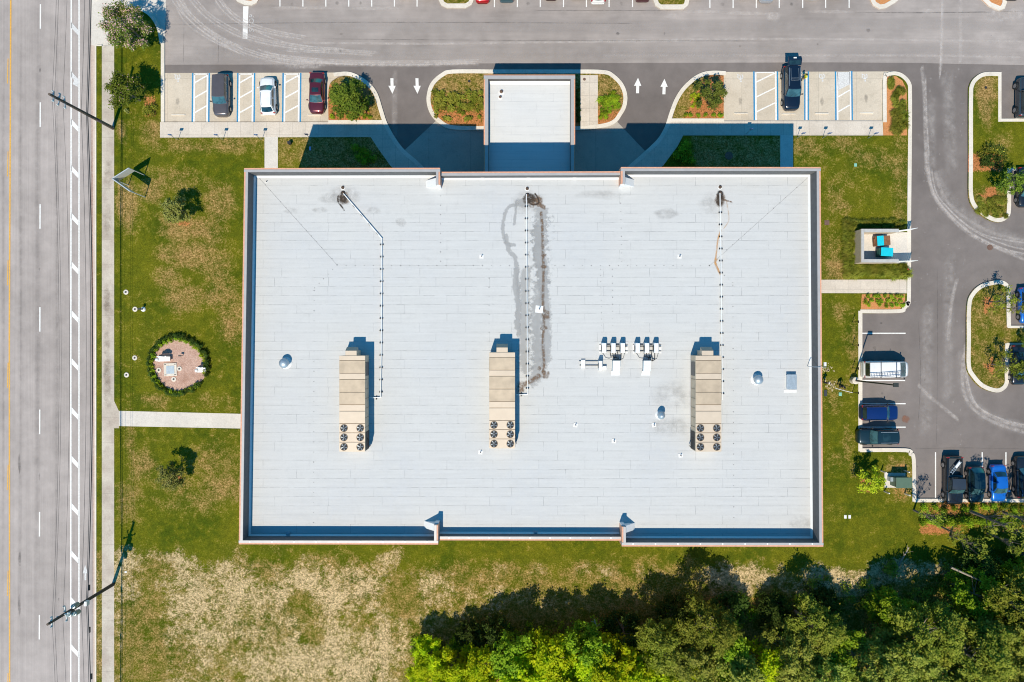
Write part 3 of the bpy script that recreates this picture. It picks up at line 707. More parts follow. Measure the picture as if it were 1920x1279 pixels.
# ================================================================ THE BUILDING
RZ = 12.2; PZ = 13.8; MZ = 13.25
def RW(px, py, dz=0.0): return W(px, py, RZ + dz)
def XY(px, py, z): p = W(px, py, z); return (p.x, p.y)
M_wall = mat('tan_brick', (.42, .27, .18), .85, var=.15, scale=8, bmp=.2)
M_terra = mat('terracotta_coping', (.66, .33, .21), .7, var=.14, scale=4)
M_cap = mat('metal_coping', (.44, .42, .41), .45, .15, var=.06, scale=1.5)
M_inner = mat('grey_base_flashing', (.115, .112, .112), .85, var=.12, scale=2)
M_cant = mat('white_cant', (.74, .73, .72), .6, var=.04)
M_roof = roof_mat('roof_membrane', (.56, .553, .54))
M_croof = roof_mat('canopy_membrane', (.635, .63, .62), .42)
M_glass = glass_mat('window_glass'); M_frame = mat('dark_frame', (.07, .065, .06), .4, .4)
M_white_metal = mat('white_metal', (.82, .81, .79), .4, .1, var=.05)
M_galv = mat('galvanised_steel', (.42, .49, .54), .5, .6, var=.12, scale=5)
M_black = mat('black_rubber', (.018, .018, .02), .7, var=.2)
M_steel = mat('dark_steel', (.08, .085, .09), .45, .6)
M_tan = mat('tan_metal', (.51, .40, .285), .5, .15, var=.14, scale=1.1)
M_tan2 = mat('tan_metal_pale', (.62, .50, .38), .5, .15, var=.05, scale=1.4)
M_tand = mat('tan_seam', (.25, .17, .10), .6, .2)

bld = thing('medical_office_building', 'large flat-roofed building with white membrane roof and high parapets mid-block', 'building', W(960, 660, PZ) * 1 - Vector((0, 0, PZ)))
B0 = bld.location.copy()
def L(p, z): return (p[0] - B0.x, p[1] - B0.y, z)
NW, N1, N2, NE = XY(457.5, 315, PZ), XY(825, 314.5, PZ), XY(1164.5, 313, PZ), XY(1539, 313, PZ)
M1, M2 = XY(825, 322, MZ), XY(1164.5, 321, MZ)
SW, S1, S2, SE = XY(447.5, 1021, PZ), XY(821.5, 1021.5, PZ), XY(1166, 1025, PZ), XY(1544, 1025.5, PZ)
T1, T2 = XY(821.5, 1013.5, MZ), XY(1166, 1014, MZ)
m1 = (N1[0], M1[1]); m2 = (N2[0], M2[1]); t1 = (S1[0], T1[1]); t2 = (S2[0], T2[1])
outline = [NW, SW, S1, t1, t2, S2, SE, NE, N2, m2, m1, N1]
wb = MB(); wb.prism([L(p, 0)[:2] for p in outline], .0, RZ - .03)
wall = wb.build('wall', M_wall, bld)
# roof sheet
rb = MB(); rb.sheet([L(p, 0)[:2] for p in offset_poly(outline, .2)], RZ); roof = rb.build('roof', M_roof, bld)
def run(a, b, ztop, inward, extra0=0.0, extra1=0.0, parts=None):
    """one length of parapet; a->b is its outer line, inward = unit vector to the roof side"""
    a, b = Vector(a), Vector(b); d = (b - a).normalized(); inw = Vector(inward)
    a = a - d * extra0; b = b + d * extra1
    def quadbar(mb, o0, o1, z0, z1):
        p = [a + inw * o0, b + inw * o0, b + inw * o1, a + inw * o1]
        mb.prism([L(q, 0)[:2] for q in p], z0, z1)
    quadbar(parts[0], .004, .155, RZ - .01, ztop - .03)      # masonry coping face
    quadbar(parts[1], .157, .40, RZ - .01, ztop)             # metal cap on the wall
    quadbar(parts[2], .402, .425, RZ + .02, ztop - .05)      # dark base flashing inside
    # cant strip
    p = [a + inw * .426, b + inw * .426, b + inw * .60, a + inw * .60]
    q = [L(v, 0) for v in p]
    parts[3].add([(q[0][0], q[0][1], RZ + .16), (q[1][0], q[1][1], RZ + .16), (q[2][0], q[2][1], RZ + .006), (q[3][0], q[3][1], RZ + .006)], [(0, 1, 2, 3)])
pp = [MB(), MB(), MB(), MB()]
run(NW, N1, PZ, (0, -1), parts=pp); run(N2, NE, PZ, (0, -1), parts=pp)
run(SW, S1, PZ, (0, 1), parts=pp); run(S2, SE, PZ, (0, 1), parts=pp)
run((NW[0], NW[1] - .40), (SW[0], SW[1] + .40), PZ, (1, 0), extra0=-.003, extra1=-.003, parts=pp)
run((NE[0], NE[1] - .40), (SE[0], SE[1] + .40), PZ, (-1, 0), extra0=-.003, extra1=-.003, parts=pp)
run((N1[0] + .003, m1[1]), (N2[0] - .003, m2[1]), MZ, (0, -1), parts=pp); run((S1[0] + .003, t1[1]), (S2[0] - .003, t2[1]), MZ, (0, 1), parts=pp)
# returns of the high parapets
RL = 1.62
for x, y, sx, sy in ((N1[0], N1[1], -1, -1), (N2[0], N2[1], 1, -1), (S1[0], S1[1], -1, 1), (S2[0], S2[1], 1, 1)):
    ln = RL if sy < 0 else 1.95
    run((x, y + sy * .403), (x, y + sy * ln), PZ, (sx, 0), parts=pp)
    wg = MB(); X0, X1 = x + sx * .43, x + sx * 1.60; y0, y1 = y + sy * (ln - .70), y + sy * ln
    a = [L((X0, y0), RZ), L((X1, y0), RZ), L((X0, y0), RZ + 1.2)]; b = [L((X0, y1), RZ), L((X1, y1), RZ), L((X0, y1), RZ + 1.2)]
    wg.add(a + b, [(0, 1, 2), (3, 5, 4), (0, 3, 4, 1), (1, 4, 5, 2), (2, 5, 3, 0)])
    wg.build('parapet_brace', M_cant, bld)
    eg = MB(); eg.box(L((x + sx * .20, y + sy * (ln + .06)), RZ + .55), (.38, .11, 1.1)); eg.build('parapet_end', M_cant, bld)
pp[0].build('coping', M_terra, bld); pp[1].build('parapet', M_cap, bld); pp[2].build('base_flashing', M_inner, bld); pp[3].build('cant_strip', M_cant, bld)
# coping joints: small clamps
for k in range(9):
    for (a, b, z) in ((SW, S1, PZ), (S2, SE, PZ), (t1, t2, MZ)):
        t = (k + .5) / 9; cj = MB(); cj.box(L((a[0] + (b[0] - a[0]) * t, a[1] + .26), z + .012), (.12, .2, .02)); cj.build('coping_clamp', M_white_metal, bld)
# overflow scuppers along the middle parapet
for px in (905, 991, 1077):
    p = RW(px, 331.5); s = MB(); s.box(L(p, RZ + .12), (.40, .55, .22)); s.build('scupper', M_cant, bld)
# windows of the two storeys
def window(cx, cy, z, w, h, nx, ny):
    p = Vector((cx, cy)) + Vector((nx, ny)) * .02; rz = math.atan2(ny, nx) + math.pi / 2
    f = MB(); f.box((p.x - B0.x, p.y - B0.y, z), (w, .10, h), rz); fo = f.build('window', M_frame, bld)
    q = p + Vector((nx, ny)) * .045; gl = MB()
    gl.box((q.x - B0.x, q.y - B0.y, z), (w - .16, .03, h - .16), rz); gl.build('pane', M_glass, fo)
for z in (3.1, 8.2):
    for k in range(7):
        t = (k + .5) / 7
        window(NW[0] + (SW[0] - NW[0]) * t, NW[1] + (SW[1] - NW[1]) * t, z, 2.6, 2.3, -1, 0)
        window(NE[0] + (SE[0] - NE[0]) * t, NE[1] + (SE[1] - NE[1]) * t, z, 2.6, 2.3, 1, 0)
    for a, b, ny in ((NW, N1, 1), (N2, NE, 1), (SW, S1, -1), (S2, SE, -1)):
        for k in range(4): window(a[0] + (b[0] - a[0]) * (k + .5) / 4, a[1], z, 2.8, 2.3, 0, ny)
    for k in range(3): window(t1[0] + (t2[0] - t1[0]) * (k + .5) / 3, t1[1], z, 3.0, 2.4, 0, -1)

# ---- covered drop-off
CZ = 5.6; CR = 4.75
c0, c1 = XY(907, 139.5, CZ), XY(1078.5, 139.5, CZ); yb_ = m1[1] + .01
cr = MB(); cr.prism([L(q, 0)[:2] for q in ((c0[0] + .05, c0[1] - .05), (c1[0] - .05, c1[1] - .05), (c1[0] - .05, yb_), (c0[0] + .05, yb_))], 4.2, CR)
canopy = cr.build('entrance_canopy', M_croof, bld)
cp = [MB(), MB(), MB(), MB()]
def crun(a, b, inw, e=0):
    a, b = Vector(a), Vector(b); inw = Vector(inw)
    for mb, o0, o1, z0, z1 in ((cp[0], 0, .13, 4.15, CZ - .08), (cp[1], .132, .50, 4.6, CZ), (cp[2], .502, .525, CR + .02, CZ - .04)):
        mb.prism([L(q, 0)[:2] for q in (a + inw * o0, b + inw * o0, b + inw * o1, a + inw * o1)], z0, z1)
    q = [L(v, 0) for v in (a + inw * .526, b + inw * .526, b + inw * .82, a + inw * .82)]
    if e: cp[3].add([(q[0][0], q[0][1], CR + .2), (q[1][0], q[1][1], CR + .2), (q[2][0], q[2][1], CR + .006), (q[3][0], q[3][1], CR + .006)], [(0, 1, 2, 3)])
crun(c0, c1, (0, -1), 1); crun((c0[0], c0[1] - .505), (c0[0], yb_), (1, 0)); crun((c1[0], c1[1] - .505), (c1[0], yb_), (-1, 0))
cp[0].build('canopy_fascia', M_terra, canopy); cp[1].build('canopy_coping', M_cap, canopy); cp[2].build('canopy_flashing', M_inner, canopy); cp[3].build('canopy_cant', M_cant, canopy)
for x in (c0[0] + .7, c1[0] - .7):
    for y in (c0[1] - .7, c0[1] - 4.6, yb_ + 1.5):
        c = MB(); c.box(L((x, y), 2.1), (.7, .7, 4.2)); c.box(L((x, y), .5), (.85, .85, 1.0)); c.build('column', M_wall, canopy)

# ---- stains on the roof: water run, drain dirt
def roof_dec(nm, m, items, dz):
    for i, it in enumerate(items):          # every mark is a sheet of its own, a hair above the one before
        d = Decal(RZ + dz + i * .00007)
        if it[0] == 'r': d.ribbon(curve(it[1], 5), it[2], it[3] if len(it) > 3 else 1)
        else: d.disc(it[1], it[2], it[3], it[4] if len(it) > 4 else 1, .35, it[1][0])
        d.mb.v = [(v[0] - B0.x, v[1] - B0.y, v[2]) for v in d.mb.v]
        d.build(nm, m, roof)
M_wet = wet_mat('damp_membrane', (.42, .415, .41), .62)
M_brown = stain_mat('brown_silt', (.19, .12, .075), .85, 3.0, .38, .60)
M_dk = stain_mat('dark_silt', (.05, .035, .025), .9, 2.6, .36, .55)
M_haze = stain_mat('faint_dirt', (.30, .28, .26), .30, .9, .35, .7)
M_orange = stain_mat('rust_run', (.62, .33, .12), .75, 3.0, .30, .6)
roof_dec('faint_dirt', M_haze, [('d', (622, 372), 26, 12), ('d', (600, 394), 16, 6), ('d', (700, 395), 14, 8), ('d', (752, 418), 12, 9, 1.3), ('d', (1249, 401), 24, 11, 1.2), ('d', (545, 395), 16, 6), ('d', (1340, 380), 30, 24, .8), ('d', (990, 380), 34, 26, .8), ('d', (645, 366), 34, 20, .9),
                                 ('d', (1262, 740), 50, 30, .6), ('d', (1260, 800), 50, 22, .6), ('d', (1500, 980), 30, 14, .7), ('d', (1130, 365), 60, 10, .5)], .004)
roof_dec('water_run', M_wet, [('r', [(1014, 400), (1012, 460), (1012, 540), (1006, 620), (1006, 700)], 58, .42), ('r', [(1016, 388), (1014, 410), (1011, 440), (1014, 480), (1018, 520), (1010, 560), (1008, 600), (1008, 640), (1012, 680), (1004, 706), (990, 716)], 36), ('r', [(1008, 420), (1010, 480), (1020, 540), (1024, 600), (1024, 690)], 26),
                              ('r', [(985, 500), (984, 560), (982, 620), (984, 680), (990, 700)], 30), ('r', [(975, 384), (958, 386), (948, 398), (943, 420), (944, 440), (950, 456), (968, 460)], 10), ('r', [(948, 436), (954, 470), (966, 484), (970, 520), (972, 560), (970, 600), (974, 630)], 12),
                              ('r', [(968, 375), (966, 400), (964, 424)], 7), ('r', [(970, 500), (966, 530), (972, 580), (968, 620)], 16), ('d', (985, 380), 22, 10)], .006)
roof_dec('silt_line', M_brown, [('r', [(1014, 395), (1017, 430), (1018, 470), (1019, 510), (1018, 560), (1020, 600), (1018, 640), (1020, 680), (1018, 700)], 7, .9), ('d', (1022, 700), 9, 12), ('r', [(1014, 702), (1000, 712), (980, 722)], 12), ('d', (976, 728), 10, 16, .8), ('d', (1024, 590), 8, 12), ('d', (1020, 615), 8, 5),
                                ('d', (1020, 478), 6, 4), ('d', (1020, 500), 7, 4), ('d', (1004, 378), 16, 13, 1.2), ('r', [(1003, 372), (1012, 384), (1024, 390)], 10, 1.2), ('d', (1350, 374), 12, 14, 1.2), ('r', [(1356, 374), (1374, 380)], 4), ('d', (645, 372), 12, 16, .9), ('d', (1011, 691), 4, 4, 1.4)], .008)
roof_dec('dark_silt', M_dk, [('d', (643, 372), 9, 12, .9), ('d', (992, 372), 13, 11, 1.1), ('r', [(990, 378), (1000, 384), (1010, 380), (1008, 370), (1002, 362)], 3.5, 1.2), ('r', [(634, 366), (634, 378), (641, 388), (646, 396)], 4, .9), ('d', (1350, 374), 9, 14, 1.1), ('d', (1350, 364), 8, 8, 1)], .010)
roof_dec('rust_run', M_orange, [('r', [(1352, 430), (1346, 450), (1343, 478), (1341, 490), (1346, 504), (1351, 516)], 4, .9), ('r', [(1345, 485), (1341, 492), (1346, 505), (1351, 515)], 5, 1.2), ('r', [(1362, 376), (1366, 400), (1366, 415), (1356, 430)], 3, .35)], .012)
# lines of fasteners in the membrane
M_fast = mat('grey_fastener', (.24, .24, .24), .7)
def dots(a, b, n, r=.035):
    fl = MB()
    for i in range(n):
        t = i / (n - 1); p = RW(a[0] + (b[0] - a[0]) * t, a[1] + (b[1] - a[1]) * t); fl.box(L(p, RZ + .012), (r * 2 * rnd.uniform(.6, 1.6), r * 2 * rnd.uniform(.6, 1.6), .012), rnd.random())
    fl.build('fastener_row', M_fast, roof)['kind'] = 'stuff'
for a, b, n in (((488, 336), (632, 496), 16), ((632, 497), (590, 540), 6), ((589, 545), (588, 980), 24), ((632, 498), (1330, 498), 42), ((826, 350), (826, 490), 9), ((1163, 350), (1166, 490), 10), ((917, 505), (917, 640), 9), ((1126, 505), (1128, 610), 10),
                ((1148, 505), (1149, 610), 9), ((1330, 498), (1516, 332), 18), ((1350, 510), (1374, 530), 4), ((1374, 535), (1376, 990), 24)): dots(a, b, n)
def seam_ln(a, b, w=.02):
    fl = MB(); p, q = RW(*a), RW(*b); d = (q - p).normalized(); n = Vector((-d.y, d.x, 0)) * w / 2
    fl.add([L(p + n, RZ + .014), L(p - n, RZ + .014), L(q - n, RZ + .014), L(q + n, RZ + .014)], [(0, 1, 2, 3)]); fl.build('membrane_seam', M_fast, roof)
seam_ln((486, 334), (632, 497)); seam_ln((1332, 497), (1516, 332)); seam_ln((632, 497), (900, 498), .012)

# ================================================================ ROOF EQUIPMENT
def hvac(px, label, py0, y_neck, grp='packaged rooftop units'):
    h = 2.2; top = RZ + h
    cx = W(px, 0, top).x; y0, y1 = W(0, py0, top).y, W(0, py0 + 180, top).y    # north and south ends
    w = U(48.5, top); r = thing('rooftop_air_handler', label, 'air conditioner', (cx, (y0 + y1) / 2, RZ), group=grp)
    ln = y0 - y1; Y = lambda f: ln / 2 - ln * f
    c = MB(); c.box((0, 0, .12), (w - .25, ln - .4, .24)); c.build('curb', M_galv, r)
    b = MB(); b.box((0, 0, .24 + (h - .26) / 2), (w - .04, ln, h - .28)); b.build('casing', M_tan, r, bevel=.02)
    # roof panels of the casing, with seams left between them
    secs = [(0, .047), (.052, .180), (.186, .243), (.249, .377), (.383, .507), (.513, .574), (.58, .704)]
    for i, (a, e) in enumerate(secs):
        y = (Y(a) + Y(e)) / 2; p = MB(); hh = .05 if i in (1, 3, 4, 6) else .03
        p.box((0, y, h - .03 + hh / 2), (w, Y(a) - Y(e), hh)); p.build('top_panel', M_tan if i in (1, 3, 4) else M_tan2, r, bevel=.012)
    s = MB()
    for a in (.0495, .183, .246, .380, .510, .577, .707, .803, .90): s.box((0, Y(a), h - .036), (w - .02, .03, .03))
    s.build('panel_seam', M_tand, r)
    for i, (a, e) in enumerate(((.710, .800), (.806, .897), (.903, .997))):
        p = MB(); p.box((0, (Y(a) + Y(e)) / 2, h - .005), (w, Y(a) - Y(e), .04)); p.build('fan_deck', M_tan2, r, bevel=.01)
        for sx in (-1, 1):
            fx, fy = sx * w * .315, (Y(a) + Y(e)) / 2
            f = MB(); f.lathe((fx, fy, h + .012), [(.38, 0), (.38, .035), (.35, .035), (.345, -.005)], 24)
            fo = f.build('fan', M_tand, r)
            k = MB(); k.lathe((fx, fy, h + .018), [(.34, 0), (.34, .006)], 24); k.build('fan_throat', M_black, fo)
            bl_ = MB(); off = rnd.random()
            for j in range(5):
                t = off + j * 2 * math.pi / 5; ca, sa = math.cos(t), math.sin(t); cb, sb = math.cos(t + .42), math.sin(t + .42)
                bl_.add([(fx + .06 * ca, fy + .06 * sa, h + .035), (fx + .33 * ca, fy + .33 * sa, h + .042), (fx + .33 * cb, fy + .33 * sb, h + .03), (fx + .08 * cb, fy + .08 * sb, h + .03)], [(0, 1, 2, 3)])
            bl_.lathe((fx, fy, h + .03), [(.07, 0), (.07, .02)], 12); bl_.build('fan_blades', M_steelblade, fo)
            gd = MB()
            for j in range(4):
                t = j * math.pi / 4; gd.tube((fx - .36 * math.cos(t), fy - .36 * math.sin(t), h + .052), (fx + .36 * math.cos(t), fy + .36 * math.sin(t), h + .052), .005, n=4)
            gd.build('fan_guard', M_black, fo)
    n = MB(); wn_ = U(21, top - .6); ynk = ln / 2
    n.box((-w * .05 if px < 700 else (.0 if px < 1000 else -.06), ynk + .25, 1.2), (wn_, .50, 1.9)); no = n.build('intake_duct', M_tan2, r, bevel=.02)
    hd = MB(); x = -w * .05 if px < 700 else (.0 if px < 1000 else -.06)
    hd.add([(x - wn_ / 2, ynk + .503, 2.15), (x + wn_ / 2, ynk + .503, 2.15), (x + wn_ / 2, ynk + .85, 1.5), (x - wn_ / 2, ynk + .85, 1.5), (x - wn_ / 2, ynk + .503, 1.4), (x + wn_ / 2, ynk + .503, 1.4)], [(0, 1, 2, 3), (0, 3, 4), (1, 5, 2), (3, 2, 5, 4)])
    hd.build('rain_hood', mat('dull_tan', (.36, .31, .25), .6), no)
    # side details: louvre, coil, door seams, handles
    for sx in (-1, 1):
        lv = MB(); lv.box((sx * w / 2, Y(.14), 1.2), (.05, ln * .145, 1.3)); lv.build('intake_louvre', M_steel, r)
        co = MB(); co.box((sx * w / 2, Y(.895), 1.1), (.05, ln * .19, 1.5)); co.build('condenser_coil', M_black, r)
        dr = MB()
        for a in (.25, .35, .45, .55, .65, .75): dr.box((sx * (w / 2 - .008), Y(a), 1.2), (.02, .03, 1.6))
        dr.build('door_seam', M_tand, r)
        if sx > 0 or px > 1000:
            pb = MB(); pb.path([(sx * (w / 2 + .12), Y(.97), .2), (sx * (w / 2 + .12), Y(.97), .9), (sx * (w / 2 + .12), Y(.90), 1.0), (sx * (w / 2 + .02), Y(.86), 1.5)], .035); pb.build('refrigerant_pipe', M_black, r)
    return r
M_steelblade = mat('fan_blade', (.22, .25, .28), .4, .5)
hvac(660.3, 'long tan rooftop air handler with six fans, nearest the west parapet', 667, 651)
hvac(941.5, 'long tan rooftop air handler with six fans, middle of the roof beside the water stain', 661, 645)
hvac(1328.5, 'long tan rooftop air handler with six fans, nearest the east parapet', 667, 651)

def condenser(px, py, label):
    z = RZ + 1.05; p = W(px, py, z); r = thing('condenser_unit', label, 'air conditioner', (p.x, p.y, RZ + .12), group='small condensers on rails')
    b = MB(); b.box((0, 0, .45), (.44, .98, .9)); b.build('casing', M_white_metal, r, bevel=.03)
    gr = MB(); gr.box((.235, 0, .5), (.02, .80, .7)); gr.build('coil_grille', M_steel, r)
    f = MB(); f.tube((-.24, -.05, .48), (-.225, -.05, .48), .33, n=20); f.build('fan_grille', M_steel, r)
    v = MB(); v.box((-.05, .52, .25), (.28, .06, .3)); v.build('valve_cover', M_white_metal, r)
for gi, (xs, gx) in enumerate((((1133, 1150.5, 1168), 1150), ((1196, 1213.5, 1231), 1213))):
    side = 'western' if gi == 0 else 'eastern'
    for x, nm in zip(xs, ('left', 'middle', 'right')): condenser(x, 652.5, f'white condenser box, {nm} of the three in the {side} trio on the roof')
    rr_ = thing('rail_frame', f'black strut rails carrying the {side} trio of white condensers', 'rail', RW(gx, 652) , group='condenser rails')
    for dy in (.34, -.34):
        b = MB(); b.box((0, dy, .08), (2.9, .07, .07)); b.build('rail', M_steel, rr_)
    for dx in (-1.36, 1.36):
        b = MB(); b.box((dx, 0, .03), (.22, 1.1, .05)); b.build('foot', M_cant, rr_)
    pl = MB()
    for k in range(4):
        xo = -.35 + k * .25
        pl.path([(xo, -.45, .15), (xo + .05, -.9, .2), (.1 + k * .12, -1.0, .3), (.1 + k * .12, -1.35, .55)], .035)
    for k in range(3): pl.path([(-.75 + k * .9, .1, .25), (-.3 + k * .85, .1, .25)], .04)
    pl.path([(.75, .5, .9), (.75, -.2, .3), (.75, -1.2, .2), (.45, -1.35, .35)], .05); pl.path([(-1.15, -.5, .15), (-.8, -1.0, .05), (-.2, -1.2, .3)], .018); pl.path([(1.15, -.5, .15), (1.0, -1.1, .05), (.5, -1.35, .3)], .018)
    pl.build('refrigerant_pipe', M_black, rr_)
for x, nm in ((1153.5, 'western'), (1210.5, 'eastern')):
    r = thing('pipe_housing', f'galvanised sloped pipe housing south of the {nm} condenser trio', 'roof hood', RW(x, 686), group='galvanised pipe housings')
    b = MB(); b.box((0, .05, .35), (.68, .95, .70)); b.build('housing', M_galv, r, bevel=.02)
    h = MB(); h.add([(-.37, .55, .98), (.37, .55, .98), (.37, -.52, .72), (-.37, -.52, .72), (-.37, .55, .70), (.37, .55, .70), (.37, -.52, .70), (-.37, -.52, .70)], [(0, 3, 2, 1), (0, 1, 5, 4), (3, 7, 6, 2), (0, 4, 7, 3), (1, 2, 6, 5)]); h.build('lid', M_galv, r)
    k = MB(); k.add([(-.4, -.5, .22), (.4, -.5, .22), (.46, -.98, .01), (-.46, -.98, .01)], [(0, 1, 2, 3)]); k.build('apron', M_cant, r)
r = thing('condenser_unit', 'slim white heat pump at the east end of two long rails', 'air conditioner', RW(1124, 685), group=None)
b = MB(); b.box((0, 0, .52), (.36, .95, .85)); b.build('casing', M_white_metal, r, bevel=.03); b = MB(); b.box((.42, -.25, .2), (.5, .35, .3)); b.build('valve_box', M_white_metal, r)
b = MB(); b.tube((-.2, 0, .55), (-.185, 0, .55), .3, n=18); b.build('fan_grille', M_steel, r)
r = thing('rail_frame', 'two long black rails west of the slim white heat pump', 'rail', RW(1105, 681))
for dy in (.22, -.22): b = MB(); b.box((0, dy, .08), (2.1 if dy > 0 else 2.0, .06, .06)); b.build('rail', M_steel, r)
b = MB(); b.box((-.65, -.1, .1), (.42, .9, .18)); b.build('support_block', M_cant, r)
def round_vent(px, py, label, rad, h, hood=False):
    r = thing('roof_vent', label, 'roof vent', RW(px, py, h * .5) - Vector((0, 0, h * .5)), group='round metal roof vents')
    b = MB(); b.lathe((0, 0, 0), [(rad * 1.25, 0), (rad * .8, .12), (rad * .72, h * .6)], 24); b.build('curb', M_cant, r, smooth=False)
    b = MB(); b.lathe((0, 0, h * .55), [(rad * .7, 0), (rad, .04), (rad * 1.0, .12), (rad * .82, h * .30), (rad * .45, h * .42), (.03, h * .46)], 28); b.build('cap', M_galv, r, smooth=True)
    for k in range(3):
        t = k * 2.1; s = MB(); s.tube((rad * 1.3 * math.cos(t), rad * 1.3 * math.sin(t), .02), (rad * .8 * math.cos(t), rad * .8 * math.sin(t), h * .6), .015, n=5); s.build('stay', M_galv, r)
round_vent(533, 681, 'round galvanised vent alone in the west part of the roof', .50, .95)
round_vent(1421.5, 712, 'round galvanised vent between the east air handler and the roof hatch', .48, .9)
round_vent(1239.5, 779, 'tall round galvanised vent south-west of the east air handler', .38, 1.15)
r = thing('roof_hatch', 'rectangular galvanised roof hatch near the east parapet', 'roof hatch', RW(1481.5, 716))
b = MB(); b.box((0, 0, .2), (.86, 1.42, .40)); b.build('curb', M_cant, r); b = MB(); b.box((0, .02, .44), (.98, 1.52, .09)); b.build('lid', M_galv, r, bevel=.02)
b = MB(); b.box((0, -.95, .02), (1.3, .30, .03)); b.build('apron', M_cant, r); b = MB(); b.tube((-.3, -.75, .42), (.3, -.75, .42), .02, n=6); b.build('handle', M_steel, r)
def plumb(px, py, label, s=.42, h=.35, pz=RZ):
    p = W(px, py, pz); r = thing('plumbing_vent', label, 'vent pipe', p, group='small white flashed vent pipes')
    b = MB(); b.box((0, 0, .02), (s, s * .95, .035), rnd.uniform(-.2, .2)); b.build('flashing', M_cant, r)
    b = MB(); b.tube((0, 0, .03), (.02, .01, h), .045, n=10); b.build('pipe', M_steel, r)
for x, y, t in ((903, 481, 'west of the water stain, north part of the roof'), (1274, 481, 'north-west of the rust run'), (1079, 797, 'south of the long rails'), (1151, 827, 'alone in the south middle of the roof'),
                (1276, 854, 'beside the south end of the east air handler'), (901, 848, 'beside the south end of the middle air handler'), (1226, 797, 'just south-west of the tall round vent')):
    plumb(x, y, f'small white-flashed vent {t}')
plumb(1011, 580, 'vent pipe with a large square white flashing on the brown water stain', .78, .5)
plumb(500, 341, 'small stub vent close to the north-west corner of the roof', .2, .2)
for x, y, t in ((940, 173, 'larger, northern one'), (938, 183, 'smaller, southern one')):
    p = W(x, y, CR); r = thing('exhaust_vent', f'rusty round exhaust vent on the canopy roof, the {t} of the pair', 'roof vent', p)
    q = .17 if y < 180 else .13
    b = MB(); b.lathe((0, 0, 0), [(q * 2.0, 0), (q * 1.2, .06), (q, .1)], 18); b.build('flashing', M_cant, r); b = MB(); b.lathe((0, 0, .1), [(q, 0), (q * 1.1, .14), (q * .5, .2)], 18); b.build('cap', mat('rusty_cap', (.16, .10, .07), .7, .4), r)
def drain(x, y1, y2, t):
    for y, nm in ((y1, 'northern overflow'), (y2, 'southern main')):
        r = thing('roof_drain', f'round rusty {nm} drain at the {t}', 'roof drain', RW(x if y == y1 else x + .5, y), group='roof drains')
        b = MB(); b.lathe((0, 0, 0), [(.24, 0), (.24, .02), (.19, .03)], 20); b.build('ring', M_cant if y == y1 else M_steel, r)
        b = MB(); b.lathe((0, 0, .03), [(.17, 0), (.16, .10), (.08, .15)], 16); b.build('strainer', mat('rusty_strainer', (.10, .065, .045), .8, .3), r)
drain(643, 352, 362, 'north end of the bent west gas pipe'); drain(988.5, 354, 366, 'north end of the middle gas pipe'); drain(1350, 351, 362, 'north end of the east gas pipe')
blk = None
def gas_pipe(pts, label, blocks):
    global blk
    o = RW(*pts[0]); r = thing('gas_pipe', label, 'pipe', o, group='white gas pipes')
    P = [RW(*p, .16) - o for p in pts]; b = MB(); b.path(P, .052, 8)
    for q in P[1:-1]: b.blob(q, .065, sub=1, amp=0)
    b.build('pipe', M_white_metal, r)
    for (x, y), a in blocks:
        q = RW(x, y) - o
        if blk is None:
            m = MB(); m.box((0, 0, .07), (.34, .11, .13)); m.box((0, 0, .16), (.24, .07, .05)); bo = m.build('support_block', M_black, r); blk = bo
        else: bo = blk.copy(); COL.objects.link(bo); bo.parent = r
        bo.location = q; bo.rotation_euler = (0, 0, a)
gas_pipe([(644, 363), (716, 447), (716.2, 520), (715, 660), (713.5, 745), (693, 746)], 'white gas pipe with a diagonal bend leading to the west air handler',
         [((664 + i * 14.6, 387 + i * 17.0), R(-49)) for i in range(4)] + [((716 - i * .12, 459 + i * 23), 0) for i in range(13)] + [((706, 746), R(90))])
gas_pipe([(987, 364), (988, 480), (989, 739.5), (968, 740.5)], 'straight white gas pipe across the water stain to the middle air handler', [((986.7 + i * .14, 387.5 + i * 22.7), 0) for i in range(16)] + [((977, 740), R(90))])
gas_pipe([(1350, 362), (1352, 500), (1354.5, 750)], 'straight white gas pipe passing the rust run to the east air handler', [((1350.3 + i * .27, 399 + i * 22.6), 0) for i in range(16)])
# roof-edge davit beside the east parapet
r = thing('roof_ladder_rail', 'white grab rail and lightning arm over the east parapet', 'rail', RW(1521, 687))
b = MB(); b.path([(-.4, 0, .1), (-.4, 0, 1.5), (.3, 0, 1.75), (.75, 0, 1.75)], .03, 6); b.build('arm', M_galv, r); b = MB(); b.box((.62, .28, 1.72), (.2, .38, .2)); b.build('lamp_head', M_white_metal, r)
for x, y in ((541, 1004), (1004, 1003)):
    p = RW(x, y - 4); b = MB(); b.box((0, 0, .1), (.36, .34, .2)); o = b.build('access_box', M_galv); o.location = p; tag(o, 'small square metal box in the shade of the %s south parapet' % ('western' if x < 800 else 'middle'), 'box')
